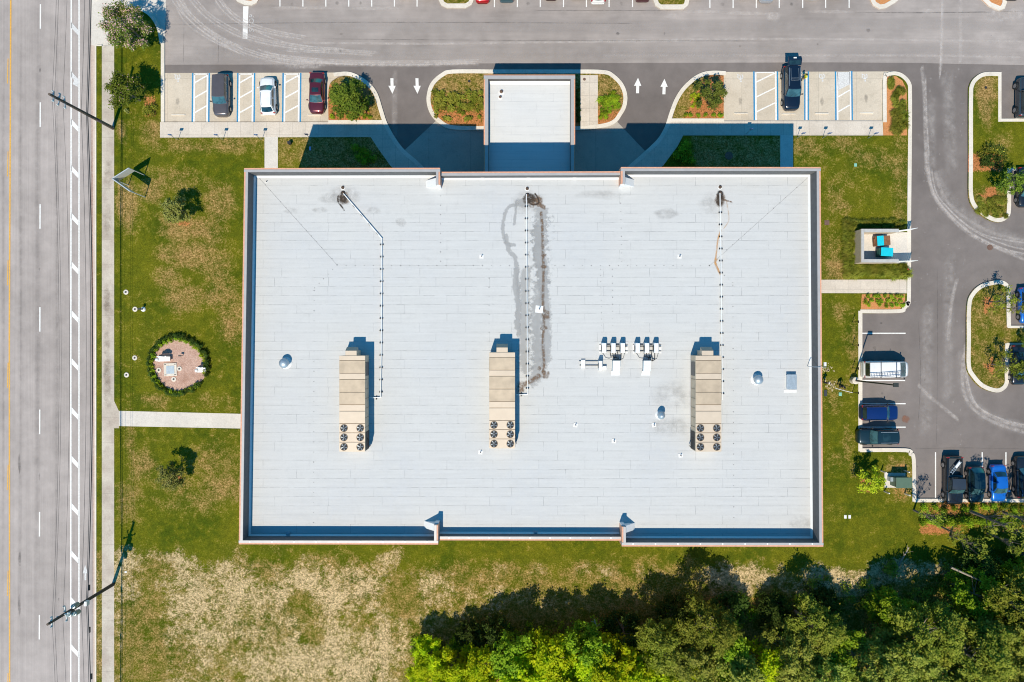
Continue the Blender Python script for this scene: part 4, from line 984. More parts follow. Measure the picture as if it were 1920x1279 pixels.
# ================================================================ VEHICLES
M_tyre = mat('tyre_rubber', (.02, .02, .021), .85, var=.25, scale=12)
M_rim = mat('alloy_rim', (.45, .46, .48), .3, .8)
M_cargl = glass_mat('tinted_car_glass', (.010, .024, .028)); M_screen = glass_mat('windscreen_glass', (.03, .075, .085))
M_lamp = mat('headlamp_lens', (.75, .77, .8), .12, .2, coat=.6); M_tail = mat('tail_lamp_lens', (.35, .015, .015), .2, coat=.6)
M_trim = mat('black_trim', (.02, .021, .023), .55)
M_plate = mat('number_plate', (.75, .75, .73), .5)
def lerp(a, b, t): return a + (b - a) * t
STY = {  # xrb rear-glass base, xrt roof rear, xft roof front, xfb windscreen base (fractions of length from centre), belt height, nose height, tail height
 'suv':    dict(xrb=-.485, xrt=-.425, xft=.075, xfb=.215, belt=.60, nose=.50, tail=.585, wt=.385),
 'hatch':  dict(xrb=-.470, xrt=-.350, xft=.055, xfb=.235, belt=.60, nose=.47, tail=.57, wt=.365),
 'sedan':  dict(xrb=-.330, xrt=-.190, xft=.085, xfb=.245, belt=.62, nose=.48, tail=.62, wt=.355),
 'van':    dict(xrb=-.488, xrt=-.452, xft=.180, xfb=.400, belt=.54, nose=.42, tail=.52, wt=.43),
 'pickup': dict(xrb=-.085, xrt=-.055, xft=.145, xfb=.245, belt=.62, nose=.56, tail=.60, wt=.395),
 'jeep':   dict(xrb=-.455, xrt=-.440, xft=.105, xfb=.150, belt=.62, nose=.58, tail=.62, wt=.420)}
def car(label, cat, px, py, head, Lg, Wd, Ht, style, pmat, name='parked_car', sunroof=False, rails=False, open_tail=False, group=None, roofmat=None, z0=0.0):
    S = STY[style]; r = thing(name, label, cat, W(px, py, 0) + Vector((0, 0, z0)), R(head), group)
    hw = Wd / 2; zb = S['belt'] * Ht
    # lower body: lofted rings
    st = MB(); xs = [-.5, -.492, -.47, -.43, -.36, -.25, -.12, 0, .12, .22, .30, .37, .43, .468, .49, .5]
    wf = [.62, .80, .90, .955, .99, 1, 1, 1, 1, .995, .985, .965, .92, .84, .72, .56]
    if style in ('jeep', 'pickup'): wf = [.90, .95, .97, .985, 1, 1, 1, 1, 1, 1, .99, .98, .95, .90, .80, .66]
    if style == 'van': wf = [.90, .95, .97, .985, 1, 1, 1, 1, 1, .99, .975, .95, .89, .80, .66, .50]
    rings = []
    for x, f in zip(xs, wf):
        if x > S['xfb']: zt = lerp(zb, S['nose'] * Ht, ((x - S['xfb']) / (.5 - S['xfb'])) ** 1.6)
        elif x < S['xrb']: zt = lerp(zb, S['tail'] * Ht, (S['xrb'] - x) / (.5 + S['xrb'] + 1e-6))
        else: zt = zb
        if abs(x) > .485: zt -= .10 * Ht * (1 if x > 0 else .6)
        if abs(x) >= .5: zt -= .06 * Ht
        w = hw * f; cr = .045
        rings.append([(x * Lg, -w * .88, .20), (x * Lg, -w * .97, .30), (x * Lg, -w, .45), (x * Lg, -w * .985, zt * .78), (x * Lg, -w * .93, zt * .93), (x * Lg, -w * .82, zt - .005), (x * Lg, -w * .42, zt + cr * .8), (x * Lg, 0, zt + cr),
                      (x * Lg, w * .42, zt + cr * .8), (x * Lg, w * .82, zt - .005), (x * Lg, w * .93, zt * .93), (x * Lg, w * .985, zt * .78), (x * Lg, w, .45), (x * Lg, w * .97, .30), (x * Lg, w * .88, .20)])
    n = len(rings[0]); vs = [p for rg in rings for p in rg]; fs = []
    for i in range(len(rings) - 1):
        for j in range(n - 1): fs.append((i * n + j, (i + 1) * n + j, (i + 1) * n + j + 1, i * n + j + 1))
        fs.append((i * n + n - 1, (i + 1) * n + n - 1, (i + 1) * n, i * n))
    fs.append(tuple(range(n))); fs.append(tuple((len(rings) - 1) * n + j for j in range(n - 1, -1, -1)))
    if style == 'pickup':      # cut the load bed open: drop the deck faces behind the cab
        keep = []
        for fc in fs:
            if len(fc) == 4:
                cx = sum(vs[k][0] for k in fc) / 4; cy = abs(sum(vs[k][1] for k in fc) / 4); cz = sum(vs[k][2] for k in fc) / 4
                if cx < -.10 * Lg and cx > -.475 * Lg and cy < hw * .70 and cz > zb * .9: continue
            keep.append(fc)
        fs = keep
    st.add(vs, fs)
    # cabin shell
    wb_, wt_ = hw * .90, Wd * S['wt']; bul = .12 if style not in ('jeep', 'van') else .04
    zr = Ht - .02
    def fr(u, v):  # windscreen surface
        return Vector((lerp(S['xfb'] * Lg + bul * (1 - u * u), S['xft'] * Lg + bul * .7 * (1 - u * u), v), u * lerp(wb_, wt_, v), lerp(zb + .02, zr - .05 * u * u, v)))
    def re(u, v):
        return Vector((lerp(S['xrb'] * Lg + .06 - bul * 1.0 * (1 - u * u), S['xrt'] * Lg - bul * .4 * (1 - u * u), v), u * lerp(wb_ * .93, wt_ * .95, v), lerp(zb + .02, zr - .05 * u * u - .03, v)))
    def ro(u, s):
        a, b = re(u, 1), fr(u, 1); p = a.lerp(b, s); p.z += .035 * math.sin(math.pi * s); return p
    def sd_(sg, s, v):
        p = re(sg, v).lerp(fr(sg, v), s); p.y += sg * .03 * math.sin(math.pi * v); return p
    def surf(mb, fn, us, vs_, off=0.0):
        b = []
        for v in vs_:
            for u in us:
                p = fn(u, v)
                if off:
                    e = .02; du = fn(u + e, v) - fn(u - e, v); dv = fn(u, v + e) - fn(u, v - e); nn = du.cross(dv).normalized()
                    c = Vector((p.x, p.y, p.z - zb))
                    if nn.dot(c) < 0: nn = -nn
                    p = p + nn * off
                b.append(p)
        m = len(us); mb.add(b, [(j * m + i, j * m + i + 1, (j + 1) * m + i + 1, (j + 1) * m + i) for j in range(len(vs_) - 1) for i in range(m - 1)])
    U9 = [-1 + i / 4 for i in range(9)]; V4 = [0, .33, .66, 1]; S9 = [i / 8 for i in range(9)]
    surf(st, fr, U9, V4); surf(st, re, U9, V4)
    for sg in (-1, 1): surf(st, lambda s, v: sd_(sg, s, v), S9, V4)
    if not roofmat: surf(st, ro, U9, S9)
    body = st.build('body', pmat, r, smooth=True)
    if roofmat: rm = MB(); surf(rm, ro, U9, S9); rm.build('roof', roofmat, r, smooth=True)
    gb = MB(); surf(gb, fr, [u * .93 for u in U9], [.06, .35, .65, .93], .012); gb.build('windscreen', M_screen, r, smooth=True)
    gb = MB(); surf(gb, re, [u * .88 for u in U9], [.12, .4, .7, .92], .012); gb.build('rear_window', M_cargl, r, smooth=True)
    for sg in (-1, 1):
        spans = ((.08, .34), (.37, .64), (.67, .95)) if style in ('suv', 'van') else ((.10, .50), (.54, .94))
        if style == 'van': spans = ((.62, .95),)
        for a, b_ in spans:
            q = MB(); surf(q, lambda s, v: sd_(sg, s, v), [lerp(a, b_, i / 4) for i in range(5)], [.12, .5, .88], .010); q.build('side_window', M_cargl, r, smooth=True)
        wr = .36 if style in ('suv', 'van', 'sedan', 'hatch') else .41
        for xw in (-.305, .315):
            wh = MB(); yo = sg * (hw - .085 if style != 'jeep' else hw + .02)
            wh.tube((xw * Lg, yo - .11, wr), (xw * Lg, yo + .11, wr), wr, n=20); w_ = wh.build('wheel', M_tyre, r)
            rm = MB(); rm.tube((xw * Lg, yo + sg * .105, wr), (xw * Lg, yo + sg * .125, wr), wr * .62, n=14); rm.build('rim', M_rim, w_)
            ar = MB(); pts = [(xw * Lg + (wr + .05) * math.cos(R(a)), sg * (hw + .004), wr + (wr + .05) * math.sin(R(a))) for a in range(0, 181, 20)]; ar.path(pts, .025, 5); ar.build('wheel_arch', M_trim, r)
        mr = MB(); xm = S['xfb'] * Lg - .18; mr.tube((xm, sg * hw * .93, zb + .04), (xm - .02, sg * (hw + .06), zb + .10), .03, n=6); mr.box((xm - .03, sg * (hw + .09), zb + .12), (.12, .20, .14)); mr.build('wing_mirror', pmat if style in ('sedan', 'hatch') else M_trim, r, bevel=.02)
        hl = MB(); hx = .462 * Lg; hy = hw * .68; zn = S['nose'] * Ht
        hl.add([(hx - .22, sg * (hy + .14), zn * 1.0 + .015), (hx - .02, sg * (hy - .22), zn * .97 + .03), (hx + .075, sg * (hy - .22), zn * .82), (hx - .03, sg * (hy + .13), zn * .80)], [(0, 1, 2, 3)]); hl.add([(hx - .22, sg * (hy + .17), zn * .80), (hx - .22, sg * (hy + .14), zn + .015), (hx - .03, sg * (hy + .13), zn * .80)], [(0, 1, 2)])
        hl.build('headlight', M_lamp, r)
        tl = MB(); tl.box((-.475 * Lg, sg * hw * .80, zb * .86), (.10, hw * .30, .24)); tl.build('tail_light', M_tail, r, bevel=.02)
    fb = MB(); fb.box((.487 * Lg, 0, .42), (.07, Wd * .62, .22)); fb.build('grille', M_trim, r, bevel=.02)
    rbp = MB(); rbp.box((-.494 * Lg, 0, .45), (.10, Wd * .80, .20)); rbp.build('rear_bumper', M_trim if style in ('jeep', 'pickup') else pmat, r, bevel=.03)
    wp = MB()
    for sg in (-.45, .15): wp.tube(fr(sg, .05) + Vector((.03, 0, .03)), fr(sg + .35, .35) + Vector((.03, 0, .03)), .010, n=4)
    wp.build('wiper', M_trim, r)
    sm = MB()     # bonnet, boot and door shut lines
    zn = lambda x: lerp(zb, S['nose'] * Ht, max(0, (x - S['xfb']) / (.5 - S['xfb'])) ** 1.6)
    for sg in (-1, 1):
        pts = [(x * Lg, sg * hw * .76 * (1 if x < .40 else .95), zn(x) + .016) for x in (S['xfb'] + .02, max(.32, S['xfb'] + .03), max(.38, S['xfb'] + .035), .43)]
        sm.path(pts, .008, 4)
    sm.path([(.44 * Lg, y * hw, zn(.44) + .045 - .02 * y * y) for y in (-.7, -.35, 0, .35, .7)], .008, 4)
    if style in ('sedan',): sm.path([(S['xrb'] * Lg - .10, y * hw, zb + .05 - .05 * y * y) for y in (-.8, 0, .8)], .008, 4)
    sm.build('shut_lines', M_trim, r)
    if sunroof: q = MB(); surf(q, ro, [-.62, -.3, 0, .3, .62], [.42, .55, .68, .78], .012); q.build('sunroof', M_cargl, r, smooth=True)
    if rails:
        for sg in (-1, 1): q = MB(); q.path([ro(sg * .86, s) + Vector((0, 0, .05)) for s in (.08, .3, .5, .7, .9)], .022, 6); q.build('roof_rail', M_galv, r)
    return r, dict(fr=fr, re=re, ro=ro, zb=zb, Lg=Lg, hw=hw, Ht=Ht)
P_grey = paint('taupe_paint', (.13, .11, .11)); P_white = paint('white_paint', (.80, .80, .80), .0, .25); P_maroon = paint('maroon_paint', (.12, .016, .026)); P_black = paint('black_paint', (.012, .015, .022), .2)
P_navy = paint('navy_paint', (.006, .012, .028), .2); P_blue = paint('deep_blue_paint', (.006, .028, .15)); P_bright = paint('bright_blue_paint', (.012, .16, .62)); P_dkgrn = paint('dark_teal_paint', (.012, .035, .045)); P_red = paint('red_paint', (.45, .01, .012))
P_silver = paint('silver_paint', (.50, .52, .56), .6); P_gun = paint('gunmetal_paint', (.05, .06, .075)); P_wine = paint('dark_wine_paint', (.07, .008, .012)); P_teal = paint('teal_grey_paint', (.03, .10, .13))

car('taupe grey suv parked nose-in, westmost car in the blue-lined bays', 'car', 419.5, 183, -90, 4.95, 1.92, 1.75, 'suv', P_grey)
car('white hatchback backed into a blue-lined bay between the taupe suv and the maroon sedan', 'car', 506, 183, 92, 4.45, 1.84, 1.55, 'hatch', P_white, rails=True)
car('maroon sedan with a dark sunroof, under the tree beside the west drive', 'car', 597, 178, -91, 4.85, 1.85, 1.45, 'sedan', P_maroon, sunroof=True)
r, I = car('black suv with raised tailgate and white roof lines, person in yellow beside it', 'car', 1479, 169.5, -89, 5.2, 2.0, 1.85, 'suv', P_navy, rails=True, open_tail=True)
tg = MB(); a = I['re'](0, 1); x0 = a.x - .02; z0 = a.z + .02
tg.add([(x0, -.78, z0), (x0, .78, z0), (x0 - .62, .80, z0 + .22), (x0 - .62, -.80, z0 + .22), (x0 - 1.05, .78, z0 + .05), (x0 - 1.05, -.78, z0 + .05), (x0, -.78, z0 - .05), (x0, .78, z0 - .05), (x0 - .62, .80, z0 + .16), (x0 - .62, -.80, z0 + .16), (x0 - 1.05, .78, z0 - .02), (x0 - 1.05, -.78, z0 - .02)],
       [(0, 1, 2, 3), (3, 2, 4, 5), (7, 6, 9, 8), (8, 9, 11, 10), (5, 4, 10, 11), (0, 3, 9, 6), (1, 7, 8, 2), (3, 5, 11, 9), (2, 8, 10, 4), (0, 6, 7, 1)])
tgo = tg.build('open_tailgate', P_navy, r, smooth=False); q = MB(); q.box((x0 - .82, 0, z0 + .16), (.16, .36, .02)); q.build('number_plate', M_plate, tgo)
q = MB(); q.add([(x0 - .08, -.66, z0 + .045), (x0 - .08, .66, z0 + .045), (x0 - .5, .68, z0 + .195), (x0 - .5, -.68, z0 + .195)], [(0, 1, 2, 3)]); q.build('tailgate_glass', M_cargl, tgo)
q = MB(); q.box((-.47 * 5.2, 0, .75), (.25, 1.5, .4)); q.build('boot_floor', M_trim, r)
q = MB()
for s in (.55, .64): q.path([I['ro'](u, s) + Vector((0, 0, .035)) for u in (-.62, 0, .62)], .018, 5)
for u in (-.62, .62): q.path([I['ro'](u, s) + Vector((0, 0, .035)) for s in (.12, .4, .64)], .018, 5)
q.build('roof_trim', M_galv, r)
# work van with roof rack and ladder
r, I = car('white work van with black roof bars carrying a ladder', 'van', 1653.5, 692, 0, 5.45, 2.02, 2.15, 'van', P_white, name='work_van')
for s in (.34, .86):
    q = MB(); q.path([(I['ro'](0, s).x, y, 2.27) for y in (-.98, .98)], .028, 6)
    for y in (-.95, .95): q.tube((I['ro'](0, s).x, y, 2.27), (I['ro'](0, s).x, y * .93, 2.02), .02, n=5)
    q.build('roof_bar', M_trim, r)
lp = I['ro'](0, .5)
ld = thing('ladder', 'aluminium ladder tied along the roof bars of the white van', 'ladder', W(1653.5, 692, 0) + Vector((lp.x, -.58, 2.34)), R(4))
for y in (-.21, .21): q = MB(); q.box((0, y, 0), (3.7, .035, .08)); q.build('side_rail', mat('ladder_metal', (.25, .25, .3), .4, .6), ld)
for k in range(12): q = MB(); q.tube((-1.7 + k * .31, -.2, 0), (-1.7 + k * .31, .2, 0), .02, n=6); q.build('rung', M_rim, ld)
car('dark blue crossover parked nose-out just north of the black suv', 'car', 1643, 772.5, 0, 4.45, 1.88, 1.65, 'suv', P_blue)
car('black suv with roof rails parked nose-in at the lawn, south of the blue crossover', 'car', 1639.5, 817, 180, 4.85, 1.92, 1.70, 'suv', P_dkgrn, sunroof=True, rails=True)
r, I = car('black pickup truck with a short ladder lying across its open bed', 'pickup truck', 1780, 898, -90, 5.75, 2.05, 1.90, 'pickup', P_black, name='pickup_truck', roofmat=P_gun)
q = MB(); q.box((-1.62, 0, .72), (1.95, 1.52, .04)); q.box((-.62, 0, .98), (.05, 1.5, .5)); q.box((-2.62, 0, .95), (.05, 1.5, .46))
for sg in (-1, 1): q.box((-1.62, sg * .76, .95), (2.0, .05, .48)); q.box((-1.9, sg * .64, .86), (.8, .22, .26))
q.build('bed_liner', mat('bed_liner', (.06, .065, .07), .6), r)
ld = thing('ladder', 'short aluminium step ladder lying diagonally in the pickup bed', 'ladder', W(1780, 898, 0) + Vector((.05, 1.60, 1.12)), R(52))
for y in (-.15, .15): q = MB(); q.box((0, y, 0), (1.9, .05, .08)); q.build('side_rail', M_galv, ld)
for k in range(7): q = MB(); q.box((-.8 + k * .27, 0, 0), (.06, .3, .03)); q.build('rung', M_galv, ld)
q = MB(); q.box((.35, .0, .05), (.8, .26, .03)); q.build('step_panel', M_white_metal, ld)
car('dark teal hatchback squeezed between the black pickup and the bright blue sedan', 'car', 1822, 907, -89, 4.35, 1.82, 1.55, 'hatch', P_dkgrn)
car('bright blue sedan in the south-east parking row', 'car', 1864.5, 904, -89, 4.4, 1.82, 1.45, 'sedan', P_bright)
car('black suv cut by the right edge of the frame in the south-east row', 'car', 1911, 892, 91, 4.95, 1.95, 1.75, 'suv', P_black, rails=True)
car('grey black off-roader with exposed wheels at the right edge beside the green island', 'car', 1914, 187, 89, 4.7, 1.85, 1.85, 'jeep', P_gun)
car('black sedan at the right edge south of the off-roader, partly under a tree', 'car', 1915, 353, -90, 4.75, 1.85, 1.45, 'sedan', P_black)
car('bright blue hatchback at the right edge between the two east islands', 'car', 1918, 573, -88, 4.3, 1.82, 1.5, 'hatch', P_bright)
car('black sedan hidden under the leafy tree at the right edge', 'car', 1903, 684, -90, 4.75, 1.85, 1.45, 'sedan', P_black)
# row cut by the top of the frame: only bumpers show
TOP = [(502, -38.5, 'suv', P_black, 1.7, 'black car whose rear just touches the top edge, first right of the leftmost kerb island', 1), (589.5, -37, 'sedan', P_black, 1.45, 'black car rear at the top edge, four bays west of the long kerb island', 1),
       (761, -37, 'hatch', P_white, 1.5, 'white car rear at the top edge, two bays west of the grassy kerb island', 1), (804, -37, 'sedan', P_black, 1.45, 'dark car at the top edge against the west side of the grassy kerb island', 1),
       (905, -27, 'sedan', P_red, 1.45, 'bright red car nose at the top edge, beside the grassy kerb island', -1), (950, -29, 'suv', P_teal, 1.7, 'teal black suv rear at the top edge, next bay east of the red car', 1),
       (1033, -33, 'sedan', P_wine, 1.45, 'black wine sedan nose at the top edge between two empty bays', -1), (1081, -35, 'hatch', P_silver, 1.5, 'silver hatchback rear at the top edge, just west of the white suv', 1),
       (1120, -26, 'suv', P_white, 1.75, 'white suv rear with dark glass at the top edge, left of an empty bay', 1), (1203, -30, 'sedan', P_wine, 1.45, 'dark wine sedan rear at the top edge, west of the second grassy island', 1),
       (1303, -38, 'sedan', P_black, 1.45, 'black car barely showing at the top edge, east of the second grassy island', 1), (1393, -37, 'hatch', P_silver, 1.5, 'pale silver car barely showing at the top edge, two bays west of the white van', 1),
       (1434, -28, 'suv', P_silver, 1.85, 'white grey van nose at the top edge, longest of the row', -1), (1521, -34, 'sedan', P_white, 1.45, 'white sedan nose at the top edge, third bay from the orange island', -1),
       (1563, -38, 'hatch', P_gun, 1.5, 'dark grey car barely showing at the top edge, nearest the orange mulch island', 1), (1893, -33, 'sedan', P_black, 1.45, 'black car nose at the top right corner by the pointed island', -1)]
for x, y, stl, pm, ht, lb, hd in TOP: car(lb, 'car', x, y, 90 * hd, 4.7, 1.86, ht, stl, pm)
# wheel stops
def wheelstop(x, y, t):
    p = W(x, y); b = MB(); b.prism([(-.85, -.075), (.85, -.075), (.85, .075), (-.85, .075)], 0, .05); b.box((0, 0, .085), (1.64, .11, .075), taper=.93)
    o = b.build('wheel_stop', M_kerb); o.location = (p.x, p.y, .006); tag(o, t, 'wheel stop', 'concrete wheel stops')
for x, y, t in ((335, 215.5, 'concrete wheel stop in the empty westmost bay'), (418, 219, 'concrete wheel stop under the nose of the taupe suv'), (503, 215.8, 'concrete wheel stop behind the white hatchback'), (590, 216, 'concrete wheel stop at the nose of the maroon sedan'),
                (1389, 213, 'concrete wheel stop in the bay beside the east tree bed'), (1478, 214, 'concrete wheel stop under the nose of the black suv with raised tailgate'), (1540.5, 213, 'concrete wheel stop in the empty bay between blue lines'), (1624, 212, 'concrete wheel stop in the eastmost bay')): wheelstop(x, y, t)

# ================================================================ STREET FURNITURE
M_wood = mat('weathered_pole_wood', (.115, .085, .065), .9, var=.3, scale=9, bmp=.3); M_ins = mat('grey_porcelain', (.55, .60, .60), .3, coat=.3); M_post = mat('dark_post', (.05, .055, .05), .5, .4)
def pole(px, py, h, label, arms, trans=False):
    r = thing('utility_pole', label, 'utility pole', W(px, py, 0) + Vector((0, 0, .12)))
    b = MB(); b.tube((0, 0, 0), (0, 0, h), .21, .13, 14); b.build('shaft', M_wood, r)
    for z, ln, ang in arms:
        a = MB(); c, s = math.cos(ang), math.sin(ang); a.box((0, 0, z), (ln, .10, .12), ang); ao = a.build('crossarm', M_ins if trans else M_galv, r)
        for k in (-.46, 0.16, .46):
            i = MB(); x, y = k * ln * c, k * ln * s; i.lathe((x, y, z + .06), [(.05, 0), (.09, .05), (.05, .10), (.08, .15), (.03, .24)], 10); i.build('insulator', M_ins, ao)
    return r
p1 = pole(213, 241, 11.3, 'wooden utility pole beside the sidewalk at the northern end of the lawn', [(10.6, 1.1, R(90)), (9.7, 1.3, R(80)), (8.8, 1.3, R(95))])
p2 = pole(213.5, 1095, 11.6, 'wooden utility pole with transformer cans beside the sidewalk in the south-west', [(10.9, 1.1, R(90)), (9.0, 1.5, R(20)), (8.7, 1.7, R(100))], True)
for k, (x, y) in enumerate(((.45, -.38), (-.1, -.48), (.3, .42))):
    t = MB(); t.lathe((x, y, 7.2), [(.24, 0), (.26, .05), (.26, .75), (.22, .82), (.05, .86)], 18); to = t.build('transformer', mat('grey_green_can', (.33, .40, .38), .4, .3), p2, smooth=False); t = MB(); t.lathe((x + .1, y, 8.05), [(.04, 0), (.06, .05), (.03, .25)], 8); t.build('bushing', M_ins, to)
b = MB(); b.box((.3, -.1, 5.6), (.3, .5, .55)); b.build('junction_box', M_white_metal, p2)
b = MB(); b.tube((.16, .12, 0), (.12, .1, 5.5), .05, n=8); b.build('conduit', M_trim, p2)
b = MB(); b.tube((.18, .0, .1), (.15, 0, 3.0), .04, n=8); b.build('conduit', M_galv, p1)
def wires(label, x0, z0, sag, rad, ys, n=14, dx=0.0):
    P = []
    for (ya, yb2) in zip(ys, ys[1:]):
        for i in range(n):
            t = i / n; P.append(W(x0, lerp(ya, yb2, t), 0) + Vector((dx, 0, z0 - 4 * sag * t * (1 - t))))
    P.append(W(x0, ys[-1], 0) + Vector((dx, 0, z0))); o = P[0].copy(); b = MB(); b.path([p - o for p in P], rad, 5)
    w = b.build('overhead_cable', M_trim); w.location = o; return tag(w, label, 'cable', 'cables between the utility poles')
YS = [-650, 241, 1095, 1950]
wires('thick black telephone cable strung between the two utility poles, sagging lowest', 213, 5.0, .9, .05, YS); wires('second black telephone cable just above the thick sagging one', 213, 5.4, .8, .028, YS, dx=.1); wires('third thin cable a little above the black telephone cables', 213, 6.0, .9, .018, YS, dx=-.1)
for z, dx, t in ((10.95, 0, 'topmost thin power wire over the road'), (9.95, -.45, 'thin power wire on the west end of the pole arms'), (9.95, .45, 'thin power wire on the east end of the pole arms')): wires(t, 213, z, 1.1, .013, YS, dx=dx)
for y, z in ((1075, 4.75), (1150, 4.7), (1235, 4.35)):
    q = MB(); p = W(213, y, 0); q.box((0, 0, 0), (.14, .62, .16)); o = q.build('splice_case', M_black); o.location = (p.x + .02, p.y, z); tag(o, {1075: 'black splice case on the cable just north of the south-west pole', 1150: 'black splice case on the cable just south of the south-west pole', 1235: 'black splice case on the cable nearest the bottom edge'}[y], 'splice case')
# car-park lamp
r = thing('lamp_post', 'tall parking lot lamp post on a round concrete base beside the white van', 'lamp post', W(1598, 713, 0) + Vector((0, 0, .12)))
b = MB(); b.lathe((0, 0, 0), [(.42, 0), (.42, .75), (.34, .80)], 22); b.build('base', M_kerb, r); b = MB(); b.tube((0, 0, .8), (0, 0, 8.7), .10, .07, 10); b.build('pole', M_post, r)
b = MB(); b.box((.25, 0, 8.75), (.55, .45, .14)); b.build('lamp_head', M_post, r, bevel=.02); b = MB(); b.box((.25, 0, 8.67), (.42, .34, .02)); b.build('lens', M_lamp, r)
# accessible parking signs
def sign(x, y, lean, label, nm='parking_sign'):
    r = thing(nm, label, 'sign', W(x, y, 0) + Vector((0, 0, .12)), group='parking signs along the walk')
    b = MB(); b.tube((0, 0, 0), (0, 0, 2.15), .028, n=6); b.build('post', M_galv, r)
    b = MB(); b.box((0, .03, 1.95), (.42, .02, .46), lean); pl = b.build('plate', mat('sign_blue', (.03, .12, .34), .5), r); b = MB(); b.box((0, .045, 1.95), (.20, .008, .24), lean); b.build('emblem', M_plate, pl)
for x, y, t in ((335, 263, 'parking sign behind the empty westmost bay'), (419, 263, 'parking sign behind the taupe suv'), (492, 263, 'parking sign beside the narrow walk'), (584, 262, 'parking sign behind the maroon sedan at the edge of the building shadow'),
                (1493, 260, 'parking sign east of the shaded walk, behind the black suv with raised tailgate'), (1541, 260, 'parking sign behind the second eastern empty bay'), (1626, 260, 'parking sign behind the eastmost bay'), (1398, 252, 'parking sign standing in the building shadow')): sign(x, y, 0, t)
def stub(x, y, t):
    r = thing('marker_post', t, 'post', W(x, y, 0) + Vector((0, 0, .12)), group='black posts along the kerb')
    b = MB(); b.tube((0, 0, 0), (0, 0, 1.5), .035, n=6); b.build('post', M_black, r); b = MB(); b.box((0, 0, 1.45), (.05, .30, .20)); b.build('plate', M_black, r)
for x, y, t in ((1597, 604, 'slim black post on the lawn by the northmost bay line'), (1597, 647, 'slim black post on the lawn north of the white van'), (1597, 690, 'slim black post on the lawn behind the white van'), (1597, 735, 'slim black post on the lawn south of the lamp post')): stub(x, y, t)

# ---- folded white sign structure by the road
r = thing('monument_sign', 'white folded V-shaped sign on three legs at the edge of the sidewalk', 'sign', W(252, 349, 0) + Vector((0, 0, .12)))
o = r.location; A, Bv, C = W(272, 329) - W(252, 349), W(242, 348) - W(252, 349), W(273, 370) - W(252, 349)
M_sign = mat('sign_panel', (.60, .64, .66), .35, .3, var=.04); 
for v in (A, Bv, C): b = MB(); b.tube((v.x, v.y, 0), (v.x, v.y, 3.3), .055, n=8); b.build('leg', M_white_metal, r)
for a, b2, zl in ((A, Bv, 2.15), (Bv, C, 2.15)):
    d = (b2 - a).normalized(); nn = Vector((-d.y, d.x, 0)) * .05; q = MB()
    q.add([(*(a + nn).xy, zl), (*(b2 + nn).xy, zl), (*(b2 + nn).xy, 3.4), (*(a + nn).xy, 3.4), (*(a - nn).xy, zl), (*(b2 - nn).xy, zl), (*(b2 - nn).xy, 3.4), (*(a - nn).xy, 3.4)], [(0, 1, 2, 3), (5, 4, 7, 6), (3, 2, 6, 7), (1, 0, 4, 5), (0, 3, 7, 4), (2, 1, 5, 6)]); q.build('sign_panel', M_sign, r)

# ---- flower circle with benches and well cover
cx, cy = 338, 683
circ = [(cx + 50 * math.cos(R(a)) * (1 + .05 * math.sin(R(2 * a + 40))), cy + 50 * math.sin(R(a)) * (1 + .04 * math.cos(R(3 * a)))) for a in range(0, 360, 12)]
grid_poly('gravel_bed', circ, .128, M_pink)
def slab_bench(x, y, ln, t):
    r = thing('stone_bench', t, 'bench', W(x, y, 0) + Vector((0, 0, .13)), R(2))
    b = MB(); b.box((0, -.10, .42), (ln, .55, .12)); b.build('seat', M_white_metal, r, bevel=.02)
    b = MB(); b.box((0, .22, .78), (ln * .78, .10, .5)); b.tube((0, .17, 1.0), (0, .27, 1.0), ln * .26, n=20); b.build('backrest', M_white_metal, r)
    for sx in (-1, 1): b = MB(); b.box((sx * ln * .36, 0, .18), (.18, .5, .36)); b.build('leg', M_kerb, r)
    b = MB(); b.blob((-ln * .55, -.15, .5), .22, 3, 2, .3); b.build('armrest', M_white_metal, r, smooth=True)
slab_bench(312, 671.5, 1.45, 'long white stone bench north of the square slab in the gravel circle'); slab_bench(382, 692, 1.05, 'small white stone bench at the east rim of the gravel circle')
r = thing('stone_slab', 'square pale stone slab in the middle of the gravel circle', 'slab', W(321, 693, 0) + Vector((0, 0, .13)), R(2))
b = MB(); b.box((0, 0, .06), (1.55, 1.55, .12)); b.build('base', M_kerb, r, bevel=.02); b = MB(); b.box((.02, -.02, .135), (.95, .95, .03)); b.build('panel', M_galv, r)
for sx, sy in ((-1, 1), (1, 1), (-1, -1), (1, -1)): b = MB(); b.box((sx * .58, sy * .62, .135), (.22, .05, .03)); b.build('lifting_slot', M_trim, r)
def disc(x, y, t, rad=.30):
    r = thing('ground_light', t, 'ground light', W(x, y, 0) + Vector((0, 0, .13)), group='round concrete ground lights')
    b = MB(); b.lathe((0, 0, 0), [(rad, 0), (rad, .04), (rad * .9, .06)], 20); b.build('collar', M_kerb, r); b = MB(); b.lathe((0, 0, .06), [(rad * .38, 0), (rad * .38, .03)], 14); b.build('lens', M_steel, r)
for x, y, t in ((299, 694, 'round concrete light west of the square slab'), (337.5, 691.5, 'round concrete light east of the square slab'), (327, 711, 'round concrete light south of the square slab'), (254, 671, 'round concrete light in the grass, northern one west of the circle'),
                (238.5, 703, 'round concrete light in the grass, southern one west of the circle'), (237.5, 548, 'round concrete light alone in the grass, northmost of all'), (254.5, 580, 'round concrete light beside the white fitting in the grass')): disc(x, y, t)
r = thing('yard_fitting', 'white dome fitting standing in the grass beside a round concrete light', 'utility fitting', W(270, 580, 0) + Vector((0, 0, .12)))
b = MB(); b.lathe((0, 0, 0), [(.30, 0), (.28, .1), (.16, .22)], 16); b.build('base', M_white_metal, r); b = MB(); b.tube((0, 0, .2), (0, 0, .75), .08, n=10); b.box((0, .02, .8), (.3, .22, .2)); b.build('head', M_post, r)
